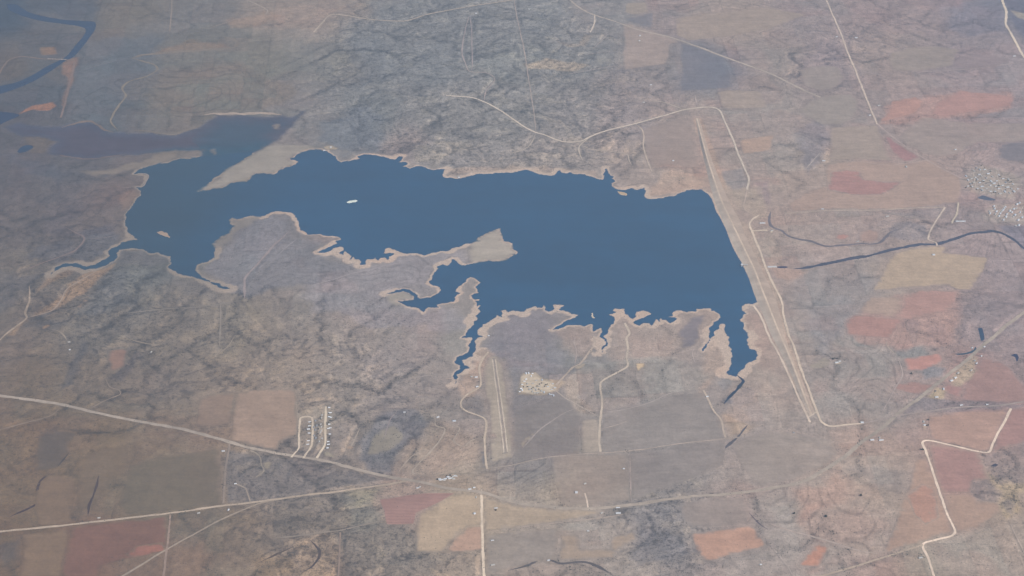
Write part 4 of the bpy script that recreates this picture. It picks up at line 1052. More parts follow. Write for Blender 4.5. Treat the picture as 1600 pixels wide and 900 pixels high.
# ------------------------------------------------------------------ draped sheets and ribbons
def sheet(name, p, mat, color, dz, label, spacing=48.0, level=None, dome=0.0, fade=22.0):
    n = len(p)
    pts = [tuple(q) for q in p]
    if spacing:
        x0, y0 = p.min(0); x1, y1 = p.max(0)
        gx, gy = np.meshgrid(np.arange(x0, x1, spacing), np.arange(y0, y1, spacing))
        gx = (gx + rng.uniform(-.2, .2, gx.shape) * spacing).ravel(); gy = (gy + rng.uniform(-.2, .2, gy.shape) * spacing).ravel()
        k = inside(gx, gy, p)
        gx, gy = gx[k], gy[k]
        if len(gx):
            k = seg_dist(gx, gy, p) > spacing * 0.3
            pts += list(zip(gx[k], gy[k]))
    r = delaunay_2d_cdt([Vector(q) for q in pts], [(i, (i + 1) % n) for i in range(n)], [], 1, 1e-4)
    v = np.array([(a.x, a.y) for a in r[0]])
    f = np.array([t for t in r[2] if len(t) == 3], np.int32)
    if level is None:
        z = ground(v[:, 0], v[:, 1]) + dz
    else:
        z = np.maximum(np.full(len(v), level), ground(v[:, 0], v[:, 1]) + .3) + dz if spacing else np.full(len(v), level + dz)
    if dome:
        z = z + dome * np.minimum(seg_dist(v[:, 0], v[:, 1], p) / 12.0, 1)
    me = mesh_np(name, np.column_stack([v, z]), f)
    if spacing:
        i = np.clip(np.searchsorted(GX, v[:, 0]) - 1, 0, NX - 2); j = np.clip(np.searchsorted(GY, v[:, 1]) - 1, 0, NY - 2)
        ca = me.attributes.new('landcover', 'FLOAT_COLOR', 'POINT')
        ca.data.foreach_set('color', np.concatenate([LC[j, i], np.ones((len(v), 1))], 1).astype(np.float32).ravel())
        ea = me.attributes.new('margin', 'FLOAT', 'POINT')
        ea.data.foreach_set('value', np.clip(seg_dist(v[:, 0], v[:, 1], p) / fade, 0, 1).astype(np.float32))
    # all faces up
    nz = np.zeros(len(f) * 3); me.polygons.foreach_get('normal', nz)
    if len(nz) and nz[2::3].sum() < 0:
        me.flip_normals()
    return tag(link(name, me, mat, color), label, kind='structure')


def ribbon(name, pts, width, mat, color, dz, label, jitter=0.16, seed=0, taper=False):
    c = spline(pts, 14.0)
    t = np.gradient(c, axis=0); t /= np.maximum(np.hypot(t[:, 0], t[:, 1]), 1e-6)[:, None]
    nrm = np.stack([-t[:, 1], t[:, 0]], 1)
    s = np.arange(len(c)) * 14.0
    wl = width / 2 * (1 + jitter * fbm(s, np.full(len(c), seed * 91.0), 90, 3, seed % 50))
    wr = width / 2 * (1 + jitter * fbm(s, np.full(len(c), seed * 57.0 + 9), 90, 3, seed % 50 + 3))
    wob = (width * 0.12 * fbm(s, np.full(len(c), seed * 33.0), 200, 3, seed % 40 + 7))[:, None]
    if taper:
        k = np.minimum(1, np.minimum(s, s[::-1]) / 160 + .12); wl = wl * k; wr = wr * k
    c = c + nrm * wob
    L = c + nrm * wl[:, None]; M = c; R = c - nrm * wr[:, None]
    v = np.concatenate([L, M, R]); z = ground(v[:, 0], v[:, 1]) + dz
    n = len(c); i = np.arange(n - 1)
    f = np.concatenate([np.stack([i + n, i + n + 1, i + 1, i], 1), np.stack([i + 2 * n, i + 2 * n + 1, i + n + 1, i + n], 1)])
    me = mesh_np(name, np.column_stack([v, z]), f)
    nz = np.zeros(len(f) * 3); me.polygons.foreach_get('normal', nz)
    if nz[2::3].sum() < 0:
        me.flip_normals()
    return tag(link(name, me, mat, color), label, kind='structure')


WL = 0.4


def track_col(c, pts):
    """worn earth is never darker than the ground it crosses"""
    q = spline(GP(pts), 60)
    g = at(LC, q[:, 0], q[:, 1]).mean(0)
    return np.maximum(alb(grey(seen(c, *mid_of(pts), .35), .6) + np.array([2, 0, 0])) * 1.1, g * 1.30 + .02)


lake = sheet('lake', lake_p, lake_mat, None, 0, 'broad blue reservoir with a crinkled shore', spacing=0, level=WL)
for i, (pts, c, lab) in enumerate(ISLANDS):
    sheet('islet', crinkle(GP(pts), 12, .15, True, 400 + i), sand_mat, alb(c), 0.15, lab, 10.0, WL, 1.2)
for i, (pts, c, lab) in enumerate(SANDBARS):
    sheet('sandbar', crinkle(GP(pts), 24, .14, True, 500 + i), flat_mat, alb(grey(c, .7)), 0.2 + .02 * i, lab, 30.0, WL, 0.8, 60.0)
for i, (p, (pts, c, lab)) in enumerate(zip(mud_polys, MUD)):
    sheet('mud_flat', p, flat_mat, alb(c), (0.35, 0.95, 0.65)[i], lab, 60.0, 0.12, 0.0, 150.0 if i == 0 else 260.0 if i == 2 else 22.0)
for i, ((p, zc), (pts, c, kind, lab)) in enumerate(zip(pond_polys, PONDS)):
    sheet(kind, p, water_mat(kind + '_water', tuple(np.clip((lin(c) - AIR) / GAIN, .006, .5))), None, 0.5, lab, 0, zc)
for i, (pts, w, c, lab) in enumerate(CREEKS):
    ribbon('creek', GP(pts), w, road_mat, np.maximum(alb(seen(c, *mid_of(pts), .5)) * (.72 if any(w in lab for w in ('brushy', 'draw', 'edge', 'curving')) else .94), .012), 0.9, lab, 0.45, 600 + i, True)
for i, (pts, w, c, lab) in enumerate(WASHES):
    if lab:
        ribbon('dry_wash', GP(pts), w, sand_mat, alb(grey(c)), 1.25 + .03 * i, lab, 0.5, 700 + i, True)
PAST, CROP = .66, .90
for i, (p, (pts, c, lab)) in enumerate(zip(field_polys, FIELDS)):
    sheet('field', p, terrace_mat if 'terraced' in lab else field_mat, (*alb(c), PAST if any(w in lab for w in ('pasture', 'meadow', 'block', 'parcel', 'brush', 'hollow', 'rough', 'strip between', 'grazed')) else CROP), .7 + .08 * (i % 6), lab)
for i, (pts, w, c, nm, lab) in enumerate(ROADS):
    if lab:
        ribbon(nm, GP(pts), w * (1.45 if w < 16 else 1.2), road_mat, track_col(c, pts), 1.45 + .06 * (i % 12), lab, 0.4 if nm == 'track' else 0.24, i, nm in ('track',))
# ------------------------------------------------------------------ airfield
air_p = crinkle(GP([(769,560),(774,559.5),(780,600),(787,655),(794,711),(786.5,712),(781,660),(775,605)]), 60, .02, True, 801)
sheet('runway', air_p, field_mat, alb((168,162,159)), 1.22, 'worn pale runway on the grass airfield')
for i, pts in enumerate([[(769.5,562),(776,612),(782,660),(787.5,710)], [(774,562),(781,612),(787.5,660),(793,709)]]):
    ribbon('runway', GP(pts), 13, road_mat, alb((182,176,172)), 1.45 + .05 * i, ['western pale wheel strip of the runway', 'eastern pale wheel strip of the runway'][i], .3, 820 + i)
sheet('yard', crinkle(GP([(763,681),(773,679),(776,687),(764,688)]), 30, .1, True, 830), field_mat, alb((172,158,155)), 1.2, 'pale pad beside the airfield road')
PADS = [([(819,584),(837,584),(849,596),(866,598),(872,607),(868,614),(850,617.5),(812,616),(813,606)], (188,180,172), 'pale bare yard of the lakeside village'),
        ([(896,573),(906,570),(913,567),(914,574),(905,579),(897,578)], (180,170,160), 'bright bare patch on the village road'),
        ([(992,569),(1009,570),(1003,577),(998,582),(994,577)], (208,186,158), 'bright tan triangular pit'),
        ([(64,514),(74,507),(82,508),(80,512),(68,517)], (160,136,122), 'tan bare pad in the western gullies'),
        ([(120,481),(128,472),(138,458),(139,464),(130,476),(124,483)], (146,128,122), 'pinkish bare slope in the western gullies'),
        ([(1301,566),(1312,563),(1316,566),(1313,570),(1304,571)], (205,192,180), 'bright bare farmyard east of the dam'),
        ([(1200,361),(1206,359.5),(1209,363),(1207,366),(1202,365)], (200,190,168), 'bright dam yard with a ring drive'),
        ([(812,697),(817,690),(828,684),(836,676),(840,678),(832,688),(822,697),(816,704)], (166,158,150), 'pale scar in the dark brush block'),
        ([(408,724),(420,720),(427,722),(423,731),(410,732)], (150,144,136), 'pale quarry floor south of the highway'),
        ([(396,744),(404,736),(411,732),(410,742),(400,748),(394,750)], (148,143,139), 'pale quarry bank south of the highway'),
        ([(556,768),(565,764),(575,764),(570,774),(560,785),(555,780)], (158,152,144), 'pale pit beside the western road'),
        ([(1440,657),(1447,656),(1450,668),(1444,677),(1440,668)], (172,158,148), 'pale farmyard at the pink field'),
        ([(671,688),(680,685.5),(687,687),(686,690),(674,690)], (170,162,148), 'pale patch on the looping lane'),
        ([(1262,574),(1290,557),(1298,566),(1296,572),(1275,577)], (160,154,150), 'trampled pale paddock beside the farmyard'),
        ([(499,706),(520,711),(527,713),(523,718),(508,715)], (158,154,146), 'pale yard at the foot of the eastern street'),
        ([(544,696),(551,696),(550,703),(543,706)], (160,138,128), 'orange bare patch beside dark woods'),
        ([(838,218),(846,220),(852,223),(848,225),(838,222)], (190,184,180), 'white clay scar below the road fork'),
        ([(506,229),(520,226),(530,230),(524,235),(508,234)], (172,162,150), 'bright clay bluff on the northern shore'),
        ([(742,22),(748,22),(748,24),(741,24)], (190,182,172), 'tiny bright pad on the northern hills')]
for i, (pts, c, lab) in enumerate(PADS):
    sheet('yard', crinkle(GP(pts), 20, .16, True, 840 + i), field_mat, alb(grey(seen(c, *mid_of(pts), .6), .25)), 1.24 + .02 * (i % 9), lab, 30.0)

# ------------------------------------------------------------------ the dam
def stations(line, n):
    c = spline(GP(line), 20)
    s = np.concatenate([[0], np.cumsum(np.hypot(*np.diff(c, axis=0).T))])
    q = np.linspace(0, s[-1], n)
    return np.stack([np.interp(q, s, c[:, 0]), np.interp(q, s, c[:, 1])], 1)


ND = 160
dU = stations([(1086,186),(1098,242),(1109,290),(1117,318),(1129,347),(1140,372),(1152,397),(1164,421),(1176,453),(1186,480),(1203,522),(1218,550),(1235,585),(1250,620),(1264,650)], ND)
dC = stations([(1089,185),(1103,242),(1117,286),(1127,315),(1142,347),(1154,372),(1167,399),(1179,424),(1190,453),(1200,478),(1217,521),(1230,551),(1244,586),(1256,618),(1268,648)], ND)
dD = stations([(1093,184),(1110,242),(1128,288),(1143,320),(1157,346),(1168,374),(1182,402),(1193,426),(1206,452),(1216,476),(1226,520),(1236,552),(1251,587),(1263,618),(1273,646)], ND)
tt = np.linspace(0, 1, ND)
hc = 15.0 * np.minimum(1, np.minimum(tt, 1 - tt) / 0.12) ** 0.8 + 1.2
acr = dD - dU; acr /= np.hypot(acr[:, 0], acr[:, 1])[:, None]
c1 = dC - acr * 9; c2 = dC + acr * 9


def strip(name, rows, mat, color, parent):
    n = len(rows[0][0])
    v = np.concatenate([np.column_stack([p, z]) for p, z in rows])
    f = []
    for k in range(len(rows) - 1):
        i = np.arange(n - 1) + k * n
        f.append(np.stack([i, i + n, i + n + 1, i + 1], 1))
    f = np.concatenate(f)
    me = mesh_np(name, v, f)
    nz = np.zeros(len(f) * 3); me.polygons.foreach_get('normal', nz)
    if nz[2::3].sum() < 0: me.flip_normals()
    return link(name, me, mat, color, parent)


def between(a, b, t, za, zb, bulge=0.0):
    return a + (b - a) * t, za + (zb - za) * t + bulge


zU = np.full(ND, -2.0); zD = np.full(ND, -1.0)
dam = bpy.data.objects.new('earth_dam', None); COL.objects.link(dam)
tag(dam, 'long straight earth dam holding the eastern end of the lake', 'dam')
wob = 1.0 + 0.4 * fbm(tt * 6000, tt * 0, 300, 3, 70)
e1, e2 = between(c2, dD, .5, hc, zD, 0.8)
strip('embankment', [(c2, hc), between(c2, dD, .25, hc, zD, 0.7 * wob), (e1, e2), between(c2, dD, .8, hc, zD, 0.2), (dD, zD)], sand_mat, alb((166,157,155)), dam)
riprap = strip('riprap', [(dU, zU), between(dU, c1, .3, zU, hc, .3), between(dU, c1, .62, zU, hc, .3)], sand_mat, alb((184,177,175)), dam)  # colour lightened to offset the shade on the upstream side
strip('upstream_slope', [between(dU, c1, .62, zU, hc, .3), between(dU, c1, .85, zU, hc, .2), (c1, hc)], sand_mat, alb((182,173,170)), dam)  # paler than the embankment, painted so against the shade here
strip('crest_road', [(c1 - acr * .3, hc + .25), (dC, hc + .45), (c2 + acr * .3, hc + .25)], road_mat, alb((192,182,177)), dam)

concrete = plain('concrete', (0.62, 0.59, 0.55)); steel = plain('pale_steel', (0.66, 0.64, 0.62), .5, .4)


def bm_obj(name, build, mat, parent=None):
    bm = bmesh.new(); build(bm)
    bmesh.ops.recalc_face_normals(bm, faces=bm.faces[:])
    me = bpy.data.meshes.new(name); bm.to_mesh(me); bm.free()
    return link(name, me, mat, None, parent)


def box(bm, x0, x1, y0, y1, z0, z1, bev=0.0):
    r = bmesh.ops.create_cube(bm, size=1)
    for v in r['verts']:
        v.co = Vector(((x0 + x1) / 2 + v.co.x * (x1 - x0), (y0 + y1) / 2 + v.co.y * (y1 - y0), (z0 + z1) / 2 + v.co.z * (z1 - z0)))
    if bev:
        bmesh.ops.bevel(bm, geom=list({e for v in r['verts'] for e in v.link_edges}), offset=bev, segments=1, affect='EDGES')


def thing(name, label, cat, x, y, z, rz=0.0, group=None):
    o = bpy.data.objects.new(name, None); COL.objects.link(o)
    o.location = (x, y, z); o.rotation_euler.z = rz
    return tag(o, label, cat, group)


# intake tower with its footbridge
x, y = G(1159, 415.5)
tw = thing('intake_tower', 'pale concrete intake tower standing in the water against the dam', 'tower', float(x), float(y), 0.0)
bm_obj('shaft', lambda bm: box(bm, -8, 8, -8, 8, -6, 16, .8), concrete, tw)
bm_obj('deck', lambda bm: box(bm, -12, 12, -13, 13, 16.01, 17.4, .3), concrete, tw)
bm_obj('cabin', lambda bm: box(bm, -6, 6, -7, 7, 17.41, 22, .3), steel, tw)
bm_obj('cabin_roof', lambda bm: box(bm, -7, 7, -8, 8, 22.01, 22.8, .2), plain('white_roof', (.8, .79, .77)), tw)


def footbridge(bm):
    box(bm, 12.02, 62, -4, 4, 15.6, 16.6)
    for k in (28, 46):
        box(bm, k - 1, k + 1, -2.5, 2.5, -2, 15.58)


bm_obj('footbridge', footbridge, concrete, tw)

# outlet works at the dry foot of the dam
x, y = G(1206.5, 417)
ow = thing('outlet_channel', 'white concrete outlet chute leading from the dam to a dark pool', 'spillway', float(x), float(y), float(ground(x, y)) + 1.0, math.radians(3))
bm_obj('chute_floor', lambda bm: box(bm, -46, 48, -9, 9, 0, 2.0), concrete, ow)
for s in (-1, 1):
    bm_obj('wing_wall', lambda bm: box(bm, -46, 48, s * 10.5 - 1.45, s * 10.5 + 1.45, -1, 5.5, .2), concrete, ow)

# bridge over the north western river
(xa, xb), (ya, yb) = G([74, 104], [93.6, 94.6])
br = thing('road_bridge', 'low concrete bridge carrying the tan road across the dark river', 'bridge', float((xa + xb) / 2), float((ya + yb) / 2), float(ground((xa + xb) / 2, (ya + yb) / 2)) + 2.0, math.atan2(float(yb - ya), float(xb - xa)))
Lb = float(math.hypot(xb - xa, yb - ya)) / 2
bm_obj('deck', lambda bm: box(bm, -Lb, Lb, -7, 7, 3.0, 4.4, .2), plain('worn_concrete', tuple(alb((146,134,130)))), br)
for k in range(-2, 3):
    bm_obj('pier', lambda bm: box(bm, k * Lb * .4 - 1.2, k * Lb * .4 + 1.2, -5.5, 5.5, -6, 2.98), concrete, br)
for s in (-1, 1):
    bm_obj('parapet', lambda bm: box(bm, -Lb, Lb, s * 7.35 - .3, s * 7.35 + .3, 3.2, 5.4), concrete, br)

# ------------------------------------------------------------------ buildings
ROOF = {'bright': plain('bright_metal_roof', (.82, .81, .79), .5, .3), 'white': plain('white_metal_roof', (.66, .65, .63), .5, .3), 'cream': plain('cream_roof', (.48, .44, .38), .7),
        'grey': plain('grey_shingle_roof', (.30, .30, .31)), 'brown': plain('brown_shingle_roof', (.24, .18, .14)), 'silver': plain('silver_metal_roof', (.58, .59, .60), .4, .4)}
WALL = {'pale': plain('pale_siding', (.55, .51, .46)), 'white': plain('white_siding', (.72, .70, .67))}
_protos = {}


def proto(L, Wd, hgt, roof, wall):
    key = (L, Wd, hgt, roof, wall)
    if key in _protos:
        return _protos[key]
    bm = bmesh.new()
    l, w = L / 2, Wd / 2
    g = Wd * 0.16
    box(bm, -l, l, -w, w, -1.5, hgt)
    for sx in (-l, l):                                   # gable ends
        a = bm.verts.new((sx, -w, hgt)); b_ = bm.verts.new((sx, w, hgt)); c = bm.verts.new((sx, 0, hgt + g))
        bm.faces.new((a, b_, c))
    wm = bpy.data.meshes.new('walls'); bm.to_mesh(wm); bm.free(); wm.materials.append(WALL[wall])
    bm = bmesh.new()
    e = 0.7; t = .25; k = g / w
    for s in (-1, 1):
        pts = []
        for zoff in (0.05, 0.05 + t):
            pts.append([bm.verts.new((-l - e, 0, hgt + g + zoff)), bm.verts.new((l + e, 0, hgt + g + zoff)),
                        bm.verts.new((l + e, s * (w + e), hgt - e * k + zoff)), bm.verts.new((-l - e, s * (w + e), hgt - e * k + zoff))])
        lo, hi = pts
        bm.faces.new(lo); bm.faces.new(hi)
        for i in range(4):
            bm.faces.new((lo[i], lo[(i + 1) % 4], hi[(i + 1) % 4], hi[i]))
    bmesh.ops.recalc_face_normals(bm, faces=bm.faces[:])
    rm = bpy.data.meshes.new('roof'); bm.to_mesh(rm); bm.free(); rm.materials.append(ROOF[roof])
    _protos[key] = (wm, rm)
    return _protos[key]


HOUSE_XY = []


def house(name, u, v, rz, size, roof, wall, label, cat, group=None):
    x, y = G(u, v)
    x, y = float(x), float(y)
    z = float(ground(x, y))
    wm, rm = proto(*size, roof, wall)
    o = bpy.data.objects.new(name, wm); COL.objects.link(o)
    o.location = (x, y, z + 1.9); o.rotation_euler.z = rz
    r = bpy.data.objects.new('roof', rm); COL.objects.link(r); r.parent = o
    HOUSE_XY.append((x, y, size[0] * .7))
    return tag(o, label, cat, group)


R = math.radians
PARK = [  # the trailer park, row by row
    ('beside the east side of the straight street', [(514.5,638),(516,646),(514.5,652),(517,653.5),(514.5,664),(516,670),(513.5,670.5),(515.5,680),(513,691),(513.5,696),(512,702)], 'white', 2),
    ('between the two streets, nearer the straight one', [(503,649.5),(502,654),(501,664),(502,674),(500.5,677.5),(503,686),(499,691.5),(502,668)], 'cream', 80),
    ('between the two streets, nearer the looped one', [(493,658),(495,666),(493,672.5),(490.5,668),(493.5,685),(491,681)], 'grey', 85),
    ('inside the looped street', [(484,660),(483.5,666),(482,671),(482,689),(481,694.5),(483,677)], 'white', 5),
]
for lab, pts, roof, rot in PARK:
    for k, (u, v) in enumerate(pts):
        house('mobile_home', u, v, R(rot + random.uniform(-9, 9)), random.choice([(24, 10, 3.2), (28, 12, 3.4), (20, 13, 3.4)]), 'bright' if roof == 'white' else roof, 'pale',
              f'{roof} roofed mobile home {lab}', 'mobile home', 'trailer park homes north of the highway')
VILL_E = {'white': 'along its western edge', 'cream': 'in its middle', 'silver': 'towards its eastern road'}
VILLAGE = [(822,586,'white'),(826,585.5,'white'),(832,586,'white'),(830,590,'white'),(822,594.5,'white'),(819.5,598,'white'),(816,603,'white'),(814,609,'white'),(816,611.5,'white'),(812,614,'white'),
           (833,601.5,'cream'),(828,606.5,'cream'),(827,610.5,'cream'),(829.5,611,'cream'),(836.5,609,'cream'),(836,616,'cream'),(839,616.3,'cream'),(841,615.8,'cream'),(843,606.5,'cream'),(824,602,'cream'),(838,612,'cream'),(832,614,'cream'),(846,613.5,'cream'),(838,597,'cream'),
           (856,606.5,'silver'),(858.5,618.2,'silver'),(861.5,618.8,'silver'),(865,620.5,'silver'),(850,615.5,'silver'),(847,596.5,'silver'),(864,602,'silver'),(867,608,'silver'),(862,611,'silver')]
for u, v, c in VILLAGE:
    house('cabin', u, v, R(random.choice([10, 100]) + random.uniform(-12, 12)), random.choice([(20, 11, 3.5), (16, 10, 3.4), (26, 12, 3.8)]), 'bright' if c == 'white' else c, 'white' if c == 'white' else 'pale',
          f'{c} roofed cabin of the lakeside village, {VILL_E[c]}', 'cabin', 'lakeside village cabins')
# the country town
T1 = [(1510,277),(1513,283),(1516,289),(1519,293),(1524,278),(1527,281),(1522,268),(1526,263),(1531,266),(1530,274),(1534,276),(1537,283),(1541,279),(1544,272),(1538,266),(1546,266),(1549,284),(1547,291),(1553,287),(1558,283),(1551,277),(1556,292),(1561,296),(1566,290),(1571,286),(1574,293),(1580,296),(1585,300),(1578,302),(1570,300),(1563,303),(1555,300),(1548,300),(1541,296),(1534,293),(1530,287),(1576,280),(1583,288),(1567,279),(1561,274),(1590,296),(1543,287),(1521,286),(1512,292),(1518,280),(1535,299),(1527,296)]
for u, v in T1:
    roof = random.choices(['white', 'silver', 'grey', 'brown', 'cream'], [7, 4, 2, 1, 5])[0]
    house('house', u + random.uniform(-.6, .6), v + random.uniform(-.5, .5), R(random.choice([12, 102]) + random.uniform(-4, 4)), random.choice([(24, 15, 3.6), (29, 16, 3.8), (20, 14, 3.5), (36, 20, 4.2)]), roof, 'pale',
          f'{roof} roofed house in the main cluster of the town north of its dark pond', 'house', 'houses of the country town')
T2 = [(1546,331),(1547,334),(1553,323),(1554,327),(1557,331),(1555,335),(1563,334),(1565,331),(1567,329),(1569,326),(1571,324),(1561,338),(1573,335),(1572,339),(1578,330),(1581,332),(1584,327),(1588,326),(1586,336),(1583,339),(1591,344),(1594,332),(1589,320),(1593,318),(1568,344),(1597,340),(1592,352),(1587,353)]
for u, v in T2:
    roof = random.choices(['white', 'silver', 'cream'], [6, 3, 2])[0]
    house('house', u, v, R(62 + random.uniform(-5, 5)), random.choice([(32, 16, 3.8), (26, 15, 3.6), (40, 18, 4.2)]), roof, 'white',
          f'{roof} roofed house in the slanting rows at the southern end of the town', 'house', 'houses of the country town')
